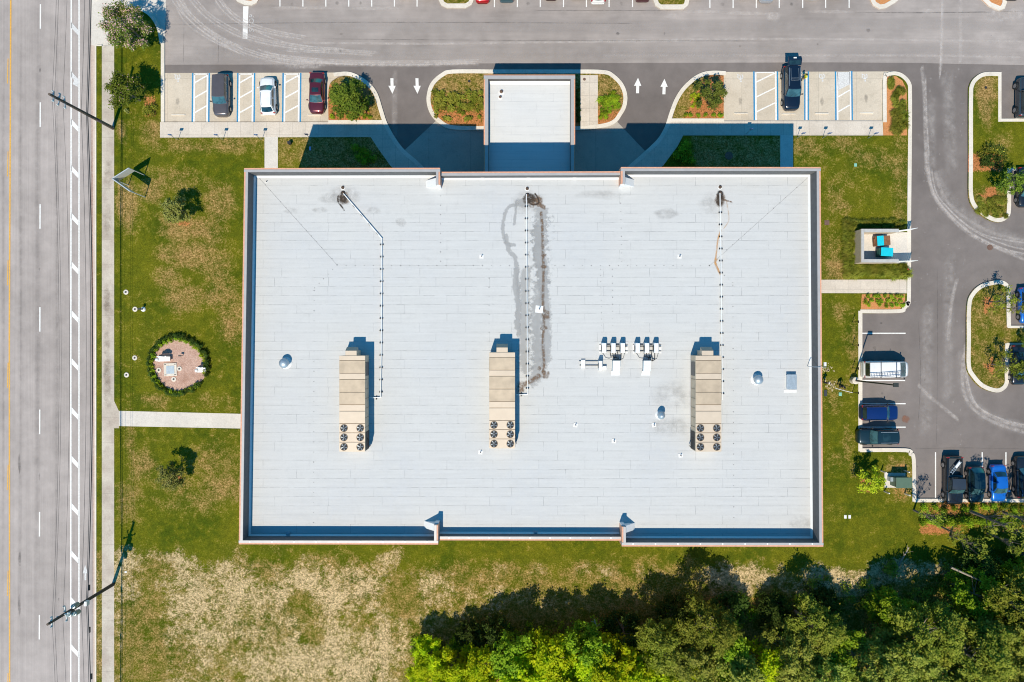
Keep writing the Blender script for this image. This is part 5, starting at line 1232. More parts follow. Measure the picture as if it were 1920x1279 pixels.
r = thing('garden_spotlight', 'small dark spotlight on the pink gravel of the circle', 'spotlight', W(344, 667, 0) + Vector((0, 0, .13)))
b = MB(); b.tube((0, 0, 0), (0, 0, .5), .03, n=6); b.build('stem', M_post, r); b = MB(); b.box((-.12, 0, .52), (.32, .14, .14)); b.build('head', M_post, r)
# lids, drains, boxes
def lid(x, y, w, h, m, t, nm='utility_cover', z=.135):
    p = W(x, y); b = MB(); b.box((0, 0, 0), (U(w), U(h), .03)); b.box((0, 0, .02), (U(w) * .8, U(h) * .8, .02)); o = b.build(nm, m); o.location = (p.x, p.y, z); tag(o, t, 'cover')
M_teal = mat('teal_plastic', (.22, .48, .38), .6); M_lil = mat('lilac_plastic', (.45, .42, .68), .6)
lid(582, 279, 3.6, 7, M_lil, 'small lilac cover in the grass at the shadow edge'); lid(1603, 310, 5, 6, M_teal, 'teal cover in the grass east of the building shadow'); lid(1574.5, 739, 5.5, 6.5, M_teal, 'teal cover in the grass near the lamp post')
lid(1584, 968.5, 4.5, 6.5, M_white_metal, 'left one of two white covers in the grass'); lid(1592, 968.5, 4.5, 6.5, M_white_metal, 'right one of two white covers in the grass'); lid(237, 1072, 4, 3.5, M_white_metal, 'small white cover in the sandy grass south of the second pole')
def rnd_lid(x, y, rad, m, t, z=.012, nm='manhole_cover'):
    p = W(x, y); b = MB(); b.lathe((0, 0, 0), [(rad, 0), (rad, .015), (rad * .85, .02)], 24); o = b.build(nm, m); o.location = (p.x, p.y, z); tag(o, t, 'manhole')
M_rusty = mat('rusty_iron', (.20, .12, .09), .8, .4, var=.3, scale=9)
rnd_lid(1856, 464, .34, M_rusty, 'round rusty manhole cover in the curve of the east drive'); rnd_lid(1095.5, 149.5, .17, M_rusty, 'small round drain in the pale walk east of the canopy', .135); rnd_lid(880, 153, .16, M_black, 'small dark drain in the grass west of the canopy', .13); rnd_lid(1847, 165, .16, M_black, 'small dark drain in the bare grass of the north-east island', .13)
rnd_lid(1366, 292.5, .48, M_rusty, 'large round iron cover in the shaded lawn', .13); lid(1549.5, 418, 9, 9, M_rusty, 'square rusty grate in the lawn by the east wall')
for x, y, t in ((548, 267, 'dark garden spigot box on the lawn between narrow walk and shadow'), ):
    r = thing('irrigation_box', t, 'valve box', W(x - 3, y + 3, 0) + Vector((0, 0, .12)), R(20)); b = MB(); b.box((0, 0, .25), (.34, .3, .5)); b.build('housing', M_post, r, bevel=.02); b = MB(); b.box((0, 0, .52), (.4, .36, .05)); b.build('lid', M_trim, r)
# fire hydrant style valve south of the bin yard
r = thing('backflow_valve', 'small red valve stub at the kerb south of the bin yard', 'valve', W(1696.5, 506, 0) + Vector((0, 0, .12)))
M_redp = mat('red_enamel', (.40, .04, .02), .4); b = MB(); b.lathe((0, 0, 0), [(.12, 0), (.12, .5), (.15, .52), (.06, .68)], 12); b.build('barrel', M_redp, r); b = MB(); b.tube((-.2, 0, .42), (.25, 0, .42), .06, n=8); b.build('outlet', M_redp, r)

# ---- bin yard
by = thing('bin_yard', 'beige walled bin enclosure with two open slatted gates', 'enclosure', W(1632, 465, 0) + Vector((0, 0, .12)))
M_stucco = mat('beige_stucco', (.56, .46, .34), .9, var=.08, scale=5); M_caps = mat('grey_wall_cap', (.45, .44, .43), .7)
ct = W(1632, 465)
def lx(x, y): p = W(x, y); return (p.x - ct.x, p.y - ct.y)
x0, yN = lx(1598, 435); x1, yS = lx(1667, 495.5); t_ = .32
for (a, b2, c, d2_) in ((x0, x0 + t_, yS, yN), (x0 + t_, x1, yN - t_, yN), (x0 + t_, x1, yS, yS + t_)):
    b = MB(); b.box(((a + b2) / 2, (c + d2_) / 2, .95), (b2 - a, d2_ - c, 1.9)); b.build('wall', M_stucco, by)
    b = MB(); b.box(((a + b2) / 2 + (.02 if a == x0 else 0), (c + d2_) / 2, 1.94), (b2 - a + (.0 if a == x0 else -.002), d2_ - c + .05, .07)); b.build('wall_cap', M_caps, by)
pd = MB(); pdx0, pdy0 = lx(1600, 436); pdx1, pdy1 = lx(1700, 494); pd.box(((pdx0 + pdx1) / 2, (pdy0 + pdy1) / 2, .012), (pdx1 - pdx0, pdy0 - pdy1, .03)); pd.build('yard_slab', M_conc_pale, by)
for sy, (hx, hy), ang in ((1, (x1 + .05, yN - .15), R(8)), (-1, (x1 + .05, yS + .15), R(2))):
    ln = 2.25; c, s = math.cos(ang), math.sin(ang)
    fr_ = MB(); P = lambda d, z: (hx + c * d, hy + s * d, z)
    for d in (0, ln / 2, ln): fr_.tube(P(d, .12), P(d, 1.85), .03, n=6)
    for z in (.2, 1.0, 1.8): fr_.tube(P(0, z), P(ln, z), .025, n=6)
    g_ = fr_.build('gate', M_white_metal, by)
    sl = MB()
    for k in range(10): sl.box(P(.14 + k * (ln - .28) / 9, 1.0), (.13, .02, 1.6), ang)
    for k in range(9): sl.box(P(ln / 2, .28 + k * .18), (ln - .1, .03, .07), ang)
    sl.build('gate_slats', M_white_metal, g_)
def dumpster(px, py, ang, t, wd, dp, ht, lidm, bodym, opened=False):
    r = thing('dumpster', t, 'dumpster', W(px, py, 0) + Vector((0, 0, .15)), ang)
    b = MB(); b.box((0, 0, ht / 2 + .08), (wd, dp, ht - .12)); b.box((0, 0, ht * .72), (wd + .10, dp + .08, .08)); b.build('body', bodym, r, bevel=.02)
    l = MB(); l.box((0 if not opened else -wd * .26, 0, ht + .03), (wd + .06 if not opened else wd * .5, dp + .06, .06)); [l.box(((k - 1.5) * wd * .2 * (1 if not opened else .5) - (0 if not opened else wd * .26), 0, ht + .068), (.05, dp * .86, .02)) for k in range(4)]; l.build('lid', lidm, r, bevel=.015)
    if opened: l = MB(); l.box((wd * .24, 0, ht - .02), (wd * .44, dp * .86, .05)); l.build('waste', mat('cardboard', (.42, .20, .07), .9, var=.3), r)
    for sx in (-1, 1): l = MB(); l.box((sx * (wd / 2 + .06), 0, ht * .55), (.10, dp * .5, .14)); l.build('fork_pocket', bodym, r)
    for sx in (-1, 1):
        for sy in (-1, 1): l = MB(); l.tube((sx * wd * .4 - .02, sy * dp * .4, .08), (sx * wd * .4 + .02, sy * dp * .4, .08), .08, n=10); l.build('caster', M_trim, r)
    return r
M_turq = mat('turquoise_lid', (.01, .52, .66), .4, var=.06); M_dgr = mat('dark_green_steel', (.02, .10, .085), .5, .2); M_rst = mat('rust_brown_steel', (.22, .10, .05), .7, .2, var=.3)
dumpster(1650, 475.5, R(-3), 'dumpster with a closed bright turquoise lid in the southern half of the bin yard', 1.35, .95, 1.35, M_turq, M_dgr)
dumpster(1646, 454, R(4), 'rusty brown dumpster with turquoise half lid and cardboard, northern one in the yard', 1.55, 1.1, 1.15, M_turq, M_rst, True)
# ---- transformer yard
r = thing('transformer_cabinet', 'green metal electrical cabinet on a concrete pad by the parking curve', 'cabinet', W(1676, 900, 0) + Vector((0, 0, .12)))
M_gcab = mat('cabinet_green', (.105, .17, .115), .45, .2, var=.05); b = MB(); b.box((0, 0, .06), (2.5, 1.75, .12)); b.build('pad', M_conc_pale, r); b = MB(); b.box((.25, .0, .82), (1.72, 1.10, 1.4)); b.build('housing', M_gcab, r, bevel=.03); b = MB(); b.box((.25, .0, 1.56), (1.84, 1.26, .08)); b.build('lid', M_gcab, r, bevel=.02)
b = MB(); b.box((-.78, .25, .5), (.32, .5, .7)); b.build('meter_box', M_galv, r)
for sx in (-.12, .55): b = MB(); b.box((sx + .05, -.565, .85), (.06, .03, .22)); b.build('handle', M_steel, r)
for x, y, t in ((1651, 882.5, 'white bollard north-west of the green cabinet'), (1694, 882, 'white bollard north-east of the green cabinet'), (1695, 925, 'white bollard south-east of the green cabinet'), (1657, 921, 'white bollard south-west of the green cabinet')):
    r = thing('bollard', t, 'bollard', W(x, y, 0) + Vector((0, 0, .12)), group='white bollards round the cabinet'); b = MB(); b.tube((0, 0, 0), (0, 0, 1.1), .085, n=12); b.build('post', M_kerb, r); b = MB(); b.lathe((0, 0, 1.1), [(.085, 0), (.06, .05), (.01, .07)], 12); b.build('cap', M_white_metal, r)

# ================================================================ PEOPLE
M_skin = mat('skin', (.45, .27, .19), .6)
def person(label, px, py, rz, zb, pose, shirt, trousers, hair_m, vest=None):
    """one continuous skinned figure; joints in metres, facing +x"""
    r = thing('person', label, 'person', W(px, py, 0) + Vector((0, 0, zb)), rz)
    lean, arm_l, arm_r, stride = pose
    def T(x, y, z): return (x + lean * max(0, z - .95), y, z - abs(lean) * .12 * max(0, z - .95))
    V = [T(0, 0, .96), T(0, 0, 1.12), T(0, 0, 1.32), T(0, 0, 1.46), T(.01, 0, 1.56), T(.02, 0, 1.66), T(.02, 0, 1.74)]
    Rr = [(.155, .12), (.15, .11), (.165, .12), (.10, .08), (.055, .055), (.088, .095), (.07, .075)]
    E = [(0, 1), (1, 2), (2, 3), (3, 4), (4, 5), (5, 6)]
    for sg, (e, h), sx in ((1, arm_l, stride), (-1, arm_r, -stride)):
        b = len(V); V += [T(0, sg * .19, 1.41), T(*e[:1], sg * e[1], e[2]), T(h[0], sg * h[1], h[2])]; Rr += [(.062, .062), (.045, .045), (.028, .034)]; E += [(3, b), (b, b + 1), (b + 1, b + 2)]
        hv = Vector(V[b + 2]); dr = (hv - Vector(V[b + 1])).normalized(); sd2 = dr.cross(Vector((0, 0, 1))); sd2 = sd2.normalized() if sd2.length > .1 else Vector((1, 0, 0)); k = len(V)
        V.append(tuple(hv + dr * .07)); Rr.append((.038, .022)); E.append((b + 2, k))
        for j, (off, ln) in enumerate(((-.03, .055), (-.01, .068), (.01, .064), (.03, .05))):
            q = hv + dr * .09 + sd2 * off; V += [tuple(q), tuple(q + dr * ln * .6 + Vector((0, 0, -.015))), tuple(q + dr * ln * .8 + Vector((0, 0, -.04)))]; Rr += [(.010, .010), (.009, .009), (.008, .008)]; n_ = len(V); E += [(k, n_ - 3), (n_ - 3, n_ - 2), (n_ - 2, n_ - 1)]
        q = hv + dr * .03 + sd2 * .04; V += [tuple(q), tuple(q + dr * .035 + sd2 * .02)]; Rr += [(.011, .011), (.009, .009)]; n_ = len(V); E += [(b + 2, n_ - 2), (n_ - 2, n_ - 1)]
        b = len(V); V += [(0, sg * .10, .88), (sx * .5 + .03, sg * .11, .50), (sx, sg * .12, .09), (sx + .17, sg * .13, .045)]; Rr += [(.10, .10), (.065, .07), (.042, .045), (.045, .035)]; E += [(0, b), (b, b + 1), (b + 1, b + 2), (b + 2, b + 3)]
    me = bpy.data.meshes.new('body'); me.from_pydata(V, E, []); me.update(); o = bpy.data.objects.new('body_tmp', me); COL.objects.link(o)
    o.modifiers.new('skin', 'SKIN')
    for i, sv in enumerate(me.skin_vertices[0].data): sv.radius = Rr[i]; sv.use_root = (i == 0)
    s = o.modifiers.new('sub', 'SUBSURF'); s.levels = 2; s.render_levels = 2
    bpy.context.view_layer.update()
    m2 = bpy.data.meshes.new_from_object(o.evaluated_get(bpy.context.evaluated_depsgraph_get())); bpy.data.objects.remove(o)
    m2.name = 'body'; m2.materials.clear(); zs = Vector(T(0, 0, 1.50)).z
    for m in (M_skin, shirt, trousers, M_trim): m2.materials.append(m)
    hands = [Vector(V[7 + 2]), None]
    wr = [Vector(v) for v in V if False]
    for p in m2.polygons:
        c = p.center; p.use_smooth = True
        far = abs(c.y) > .16
        if c.z < .10: p.material_index = 3
        elif c.z < zs * 0 + .98 and abs(c.y) < .22 and not (far and c.x > .12): p.material_index = 2
        elif c.z > zs: p.material_index = 0
        else: p.material_index = 1
    for hv in (V[9], V[9 + 3 + 1 + 12 + 2 + 4] if False else None):
        pass
    # bare forearms and hands
    hp = [Vector(T(arm_l[1][0], arm_l[1][1], arm_l[1][2])), Vector(T(arm_r[1][0], -arm_r[1][1], arm_r[1][2]))]
    for p in m2.polygons:
        if any((p.center - h).length < .22 and abs(p.center.y) > .12 for h in hp) and p.center.z > .3: p.material_index = 0
    bo = bpy.data.objects.new('body', m2); COL.objects.link(bo); bo.parent = r
    hc = Vector(T(.02, 0, 1.70)); hr = MB(); hr.blob((hc.x - .012, 0, hc.z + .025), .105, 1, 2, .08, (1, .9, .9)); hr.build('hair', hair_m, r, smooth=True)
    f = MB(); fx = hc.x + .085
    for sy in (-.032, .032): f.blob((fx, sy, hc.z - .03), .013, 1, 1, 0)
    f.blob((fx + .012, 0, hc.z - .055), .016, 1, 1, 0, (1, .8, 1.3)); f.box((fx, 0, hc.z - .095), (.012, .05, .01)); f.build('face_features', mat('face_dark', (.16, .07, .05), .5), r)
    for sy in (-1, 1): e = MB(); e.blob((hc.x, sy * .088, hc.z - .045), .028, 1, 1, 0, (.8, .4, 1.2)); e.build('ear', M_skin, r)
    if vest:
        vb = MB()
        for p in m2.polygons:
            c = p.center
            if Vector(T(0, 0, 1.02)).z < c.z < Vector(T(0, 0, 1.47)).z and abs(c.y) < .215:
                vs = [m2.vertices[i].co + m2.vertices[i].normal * .018 for i in p.vertices]; vb.add(vs, [tuple(range(len(vs)))])
        vb.build('safety_vest', vest, r, smooth=True)
    return r
def_arm = (((.02, .27, 1.12), (.10, .28, .86)))
M_vest = mat('yellow_vest', (.72, .75, .03), .6, var=.08); M_darkcl = mat('dark_cloth', (.018, .02, .028), .9, var=.2, scale=10); M_jean = mat('navy_cloth', (.02, .025, .05), .9); M_hair = mat('dark_hair', (.02, .015, .012), .7); M_cap_w = mat('white_cap', (.75, .75, .75), .7)
person('person in a yellow safety vest and dark trousers standing beside the raised tailgate suv', 1503.5, 149.5, R(200), .006, (.12, ((.12, .27, 1.18), (.36, .24, 1.05)), ((.02, .27, 1.14), (.10, .30, .88)), .14), M_vest, M_jean, M_hair, M_vest)
person('person in dark clothes and white cap standing close to the east parapet side', 1541.5, 717, R(80), .12, (.05, ((.05, .27, 1.14), (.22, .25, .95)), ((.05, .27, 1.14), (.22, .25, .95)), .05), M_darkcl, M_darkcl, M_cap_w)
rp = person('person in dark clothes on the east lawn holding a long white pole', 1571, 722, R(-100), .12, (.30, ((.18, .27, 1.18), (.40, .18, .98)), ((.18, .27, 1.18), (.40, .20, .98)), .18), M_darkcl, M_darkcl, M_hair)
p = W(1571, 722); b = MB(); b.tube((-1.0, .10, 0), (1.0, -.42, .06), .028, n=8); o = b.build('long_pole', M_white_metal); o.location = (p.x + .18, p.y - .42, 1.12); tag(o, 'long white pole held by the dark-clothed person on the east lawn', 'pole')
# scattered debris chips at the workers' feet
rr = random.Random(11)
db = MB()
for i in range(70):
    x, y = (rr.gauss(1549, 5), rr.gauss(692, 5)) if i < 35 else (rr.gauss(1557, 5), rr.gauss(724, 4)); p = W(x, y, 0); db.box((p.x, p.y, .145), (rr.uniform(.05, .2), rr.uniform(.05, .16), .03), rr.random() * 3)
tag(db.build('wood_chips', mat('pale_chips', (.46, .38, .22), .8)), 'pale chips scattered on the grass around the two dark-clothed people', 'debris', kind='stuff')
p = W(1546, 737); b = MB(); b.box((0, 0, 0), (.34, .75, .05)); o = b.build('dark_mat', M_steel); o.location = (p.x + .05, p.y, .16); tag(o, 'dark grey board lying on the grass south of the white-capped person', 'board')
# ================================================================ PLANTS
F_myrtle = foliage('myrtle_leaves', (.075, .12, .02), (.17, .20, .035)); F_pink = foliage('myrtle_flowers', (.54, .33, .31), (.64, .44, .40), None, .3)
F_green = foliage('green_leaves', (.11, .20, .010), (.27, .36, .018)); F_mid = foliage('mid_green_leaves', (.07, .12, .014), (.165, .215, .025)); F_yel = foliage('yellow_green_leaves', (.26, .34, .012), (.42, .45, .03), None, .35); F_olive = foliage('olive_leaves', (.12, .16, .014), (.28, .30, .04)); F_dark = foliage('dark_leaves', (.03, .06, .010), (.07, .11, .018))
F_oak = foliage('oak_leaves', (.14, .19, .018), (.32, .34, .06)); F_lime = foliage('lime_leaves', (.26, .40, .006), (.50, .54, .012), None, .35); F_pale = foliage('pale_sparse_leaves', (.17, .19, .035), (.28, .28, .08)); F_yellow = foliage('yellow_flowers', (.55, .52, .05), (.62, .60, .14))
F_grass = foliage('ornamental_grass', (.12, .15, .015), (.27, .27, .04)); M_bark = mat('grey_bark', (.20, .16, .125), .95, var=.3, scale=7, bmp=.4); M_palebark = mat('pale_bark', (.30, .255, .20), .9, var=.2, scale=5)

def leaf_cloud(rg, clumps, per, size, squash=.75, flat=.35, tuft=0):
    """leaf-sized faces gathered in irregular clumps"""
    vs = []; fs = []
    for (cx, cy, cz, cr) in clumps:
        for q_ in range(int(per * (cr ** 2))):
            if tuft and q_ % tuft:            # leaves of one twig end sit close together and face alike
                d = (td + Vector((rg.gauss(0, .45), rg.gauss(0, .45), rg.gauss(0, .45)))).normalized()
                p = tc + Vector((rg.gauss(0, .17), rg.gauss(0, .17), rg.gauss(0, .10)))
            else:
                d = Vector((rg.gauss(0, 1), rg.gauss(0, 1), rg.gauss(0, 1) + (.35 if tuft else 0)))
                if d.length < .01: d = Vector((0, 0, 1))
                d.normalize(); rad = cr * min(1.6, abs(rg.gauss(.72, .30)))
                p = Vector((cx + d.x * rad, cy + d.y * rad, cz + d.z * rad * squash)); tc, td = p, d
            nrm = (d * .8 + Vector((rg.gauss(0, .6), rg.gauss(0, .6), .6 + rg.gauss(0, .5)))).normalized()
            u = nrm.orthogonal().normalized(); a = rg.random() * 6.28; u = (Matrix.Rotation(a, 3, nrm) @ u); w = nrm.cross(u); s = size * rg.uniform(.55, 1.35)
            b = len(vs); vs += [tuple(p - u * s * .5), tuple(p + w * s * flat - nrm * s * .08), tuple(p + u * s * .6), tuple(p - w * s * flat - nrm * s * .08)]; fs.append((b, b + 1, b + 2, b + 3))
    return vs, fs
def crown_clumps(rg, rad, h0, h1, n, core=.25):
    cl = []
    for i in range(n):
        a = rg.random() * 2 * math.pi; t = rg.random(); z = lerp(h0, h1, t)
        rr_ = rad * math.sqrt(max(.05, 1 - (2 * t - .75) ** 2 * .6)); q = rr_ * (core + (1 - core) * math.sqrt(rg.random()))
        cl.append((q * math.cos(a), q * math.sin(a), z, rad * rg.choice((.14, .19, .25, .32))))
    return cl
TREES = {}
def tree_mesh(key, rad, h, n, per, leaf, fol, seed, base=.35, bark=None, extra=None, core=.25, flat=.35, tuft=0):
    rg = random.Random(seed); cl = crown_clumps(rg, rad * .8, h * base, h * .88, n, core); vs, fs = leaf_cloud(rg, cl, per, leaf, flat=flat, tuft=tuft)
    c = MB(); c.add(vs, fs)
    if extra:
        fm, frac, fsz = extra; c.m = 1; v2, f2 = leaf_cloud(rg, [(x, y, z + r_ * .25, r_ * 1.02) for x, y, z, r_ in cl if z > h * .45], per * frac, fsz); c.add(v2, f2)
    t = MB(); tr = max(.05, h * .022); lean = (rg.uniform(-.3, .3), rg.uniform(-.3, .3))
    top = (lean[0], lean[1], h * .62); t.tube((0, 0, -.1), (lean[0] * .4, lean[1] * .4, h * .35), tr, tr * .75, 9); t.tube((lean[0] * .4, lean[1] * .4, h * .35), top, tr * .75, tr * .4, 8)
    for x, y, z, r_ in cl[:min(len(cl), 16)]:
        k = rg.uniform(.3, .95); s = (lean[0] * k, lean[1] * k, h * .62 * k); mid = ((s[0] + x) / 2, (s[1] + y) / 2, (s[2] + z) / 2 - .1); t.tube(s, mid, tr * .26, tr * .18, 6); t.tube(mid, (x, y, z), tr * .18, tr * .06, 5)
    return c, t, [fol] + ([extra[0]] if extra else []), bark or M_bark
def plant_tree(key, label, px, py, args=None, group=None, scale=1.0, rz=None, z=.12, name='tree', cat='tree', rng=rnd):
    rz = rng.random() * 6.28 if rz is None else rz; loc = W(px, py, 0) + Vector((0, 0, z))
    if key not in TREES:
        c, t, fm, bk = tree_mesh(key, **args); r = thing(name, label, cat, loc, rz, group); c.build('crown', fm, r); t.build('trunk', bk, r); TREES[key] = r
    else: r = dup(TREES[key], loc, rz, label, group); r['label'] = label; r.name = name
    if group: r['group'] = group
    elif 'group' in r: del r['group']
    r.scale = (scale,) * 3 if isinstance(scale, (int, float)) else scale; return r
plant_tree('myrtle', 'large pink-flowering crape myrtle at the corner of the side entrance', 267, 75, dict(rad=3.15, h=5.6, n=46, per=520, leaf=.20, fol=F_myrtle, seed=2, base=.40, extra=(F_pink, .45, .14)))
plant_tree('myrtle2', 'green crape myrtle with few flowers over the sidewalk, south of the pink one', 264, 189, dict(rad=2.75, h=5.2, n=36, per=520, leaf=.20, fol=F_mid, seed=5, base=.38, extra=(F_pink, .05, .14)))
plant_tree('bedtree', 'dense leafy tree in the orange bed between the maroon sedan and the west drive', 663, 199, dict(rad=2.75, h=4.1, n=44, per=520, leaf=.22, fol=F_mid, seed=8, base=.25), z=.13)
plant_tree('bedtree2', 'round dense tree in the orange bed beside the east drive', 1322, 188, dict(rad=2.15, h=3.8, n=36, per=560, leaf=.19, fol=F_myrtle, seed=9, base=.30), z=.13)
plant_tree('sapling', 'sparse young tree in a small mulch ring on the west lawn, north of the circle', 350, 402, dict(rad=2.0, h=4.0, n=44, per=640, leaf=.19, fol=F_pale, seed=12, base=.42))
plant_tree('sapling2', 'sparse young tree in a small mulch ring on the west lawn, south of the walk', 338, 886, dict(rad=1.9, h=4.0, n=42, per=640, leaf=.19, fol=F_pale, seed=14, base=.38))
plant_tree('isl1', 'leafy tree in the middle of the north-east island beside a black sedan', 1855, 352, dict(rad=2.0, h=4.4, n=28, per=420, leaf=.20, fol=F_mid, seed=21, base=.35)).location += Vector((.8, .3, 0))
plant_tree('isl2', 'airy tree at the north end of the lower east island', 1853, 566, dict(rad=1.9, h=4.3, n=20, per=220, leaf=.18, fol=F_olive, seed=22, base=.35))
plant_tree('isl2', 'airy tree at the south end of the lower east island', 1858, 683, scale=.98)
plant_tree('isl1', 'leafy tree overhanging a black sedan at the right edge, east of the lower island', 1893, 690, scale=.85)
plant_tree('isl2', 'thin tree overhanging the space beside the bright blue hatchback', 1880, 578, scale=.80)
plant_tree('isl1', 'small tree cut by the right edge above the black suv row', 1912, 640, scale=.55)
plant_tree('yellowtree', 'bright yellow-green young tree beside the green cabinet', 1614, 893, dict(rad=2.0, h=4.0, n=30, per=420, leaf=.22, fol=F_yel, seed=31, base=.32))

# ---- low plants
BUSH = {}
def bush(key, px, py, label, group, rad=.32, h=.5, n=6, per=420, leaf=.10, fol=F_green, sc=1.0, name='shrub', cat='shrub', z=.12, flat=.35, hz=None):
    loc = W(px, py, 0) + Vector((0, 0, z)); rz = rnd.random() * 6.28
    if key not in BUSH:
        rg = random.Random(len(BUSH) + 40); cl = [(rg.uniform(-.45, .45) * rad, rg.uniform(-.45, .45) * rad, h * rg.uniform(.3, .65), rad * rg.uniform(.5, .75)) for _ in range(n)]
        vs, fs = leaf_cloud(rg, cl, per / max(.02, rad ** 2) * .3, leaf, squash=h / rad * .8, flat=flat); b = MB(); b.add(vs, fs); o = b.build(name, fol); BUSH[key] = o
    else: o = BUSH[key].copy(); COL.objects.link(o)
    o.location = loc; o.rotation_euler = (0, 0, rz); o.scale = (sc * rnd.uniform(.85, 1.15),) * 2 + (sc * rnd.uniform(.85, 1.15),)
    for k in ('group',):
        if k in o: del o[k]
    return tag(o, label, cat, group)
for i, x in enumerate((625, 641, 654.5, 669.5, 685, 695)): bush('ball', x, 220.5, 'small round shrub in the row edging the bed beside the maroon sedan', 'shrub row in the west bed', sc=1.05)
for i, x in enumerate((1284, 1294, 1307, 1321, 1336, 1350)): bush('ball', x, 217.5, 'small round shrub in the row edging the bed by the east drive', 'shrub row in the east bed', sc=1.0)
rows = [(1626, 1637, 1645.5, 1657, 1668, 1679, 1689), (1620, 1631, 1642, 1651, 1662, 1674, 1684.5), (1627, 1647, 1659, 1668.5, 1680, 1691)]
for j, rw in enumerate(rows):
    for x in rw: bush('ball', x, 556.5 + j * 8 + rnd.uniform(-1, 1), 'small round shrub in the three rows of the mulch bed south of the east walk', 'shrubs in the bed south of the east walk', sc=.95)
rg = random.Random(5)
for i in range(26):
    x, y = rg.uniform(818, 900), rg.uniform(178, 226)
    if ((x - 850) / 45) ** 2 + ((y - 188) / 45) ** 2 > 1.15 and x < 850: continue
    bush('clump', x, y, 'leafy low shrub in the planted bed west of the canopy', 'low shrubs west of the canopy', rad=.40, h=.5, fol=F_grass, leaf=.13, sc=.85 if y > 205 else 1.0)
for i in range(46): 
    x, y = rg.uniform(816, 904), rg.uniform(174, 205); bush('clump', x, y, 'leafy low shrub in the planted bed west of the canopy', 'low shrubs west of the canopy', sc=1.05)
for i in range(24):
    x, y = rg.uniform(1125, 1158), rg.uniform(172, 200); bush('lush', x, y, 'bright green low shrub in the bed east of the pale walk', 'low shrubs east of the canopy', rad=.42, h=.5, fol=F_green, leaf=.13, per=520)
for x, y in ((1127, 207), (1135, 206), (1143, 205), (1151, 204), (1128, 215), (1136, 213), (1143, 211), (1126, 222), (1135, 220)): bush('lush', x, y, 'bright green low shrub in the bed east of the pale walk', 'low shrubs east of the canopy', sc=.7)
for y in range(172, 232, 9): bush('dk', 1083.5, y, 'dark shrub squeezed between the canopy edge and the pale walk', 'dark shrubs beside the canopy', rad=.35, h=.6, fol=F_dark)
for i in range(20): bush('yelbush', 1294 + rg.uniform(0, 26) , 178 + rg.uniform(0, 26), 'yellow-leaved low plant west of the round tree in the east bed', 'yellow plants in the east bed', rad=.34, h=.4, fol=F_yel, leaf=.11, sc=.75) 
for i in range(9): bush('yelbush', 680 + rg.uniform(-6, 12), 196 + rg.uniform(0, 14), 'yellow-leaved low plant at the foot of the tree in the west bed', 'yellow plants in the west bed', sc=.6)
# ring hedge of the circle
ring = [a for a in range(0, 360, 6)]
for a in ring:
    ca, sa = math.cos(R(a)), math.sin(R(a)); rx = 53 * (1 + .05 * math.sin(R(2 * a + 40))); x, y = 337 + rx * ca, 684 + 54 * sa * (1 + .04 * math.cos(R(3 * a)))
    if 20 < a < 42: continue
    bush('ring', x + rnd.uniform(-1.5, 1.5), y + rnd.uniform(-1.5, 1.5), 'dark green shrub of the hedge ring around the gravel circle', 'hedge ring around the gravel circle', rad=.42, h=.85, fol=F_dark, leaf=.12, per=460, sc=.86)
    if a % 12 == 0: bush('ringl', x - ca * 4, y - sa * 4 + 2, 'lighter green shrub along the inner side of the hedge ring', 'lighter shrubs in the hedge ring', rad=.34, h=.5, fol=F_green, leaf=.11)
# ornamental grasses
def tuft(px, py, label, group, sc=1.0, fol=F_grass, key='tuft'):
    loc = W(px, py, 0) + Vector((0, 0, .12))
    if key not in BUSH:
        rg = random.Random(77); b = MB()
        for i in range(420):
            a = rg.random() * 6.28; l = rg.uniform(.5, 1.15); w = .018; r0 = rg.random() * .2; c, s = math.cos(a), math.sin(a); out = rg.uniform(.25, .9); z1 = l * rg.uniform(.5, .9)
            p0 = (r0 * c, r0 * s, 0); p1 = (r0 * c + out * .45 * c, r0 * s + out * .45 * s, z1); p2 = (r0 * c + out * c, r0 * s + out * s, z1 * rg.uniform(.35, .9))
            b.add([(p0[0] - s * w, p0[1] + c * w, 0), (p0[0] + s * w, p0[1] - c * w, 0), (p1[0] + s * w, p1[1] - c * w, p1[2]), (p1[0] - s * w, p1[1] + c * w, p1[2]), p2], [(0, 1, 2, 3), (3, 2, 4)])
        o = b.build('ornamental_grass', fol); BUSH[key] = o
    else: o = BUSH[key].copy(); COL.objects.link(o)
    o.location = loc; o.rotation_euler = (0, 0, rnd.random() * 6.28); o.scale = (sc * rnd.uniform(.85, 1.2),) * 2 + (sc * rnd.uniform(.8, 1.1),)
    return tag(o, label, 'ornamental grass', group)
for i in range(24):
    y = 152 + i * 4.2; tuft(1678 + rg.uniform(-9, 13) if y > 165 else 1668, y, 'shaggy ornamental grass clump in the mulch bed at the east end of the bays', 'grass clumps in the east end bed', .62 if y < 215 else .85)
for i in range(22): tuft(1589 + rg.uniform(-5, 4), 420 + i * 4.6, 'shaggy grass clump along the west wall of the bin yard', 'grass clumps west of the bin yard', .85)
for i in range(18): tuft(1600 + i * 5.6, 505 + rg.uniform(-4, 12), 'shaggy grass clump along the south wall of the bin yard', 'grass clumps south of the bin yard', .9)
for i in range(16): tuft(1596 + i * 6.2, 421 + rg.uniform(-3, 6), 'shaggy grass clump along the north wall of the bin yard', 'grass clumps north of the bin yard', .8)
for i in range(24): tuft(1830 + rg.uniform(0, 54), 372 + rg.uniform(0, 34), 'low grassy clump in the south tip of the north-east island', 'grass clumps in the north-east island', .5)
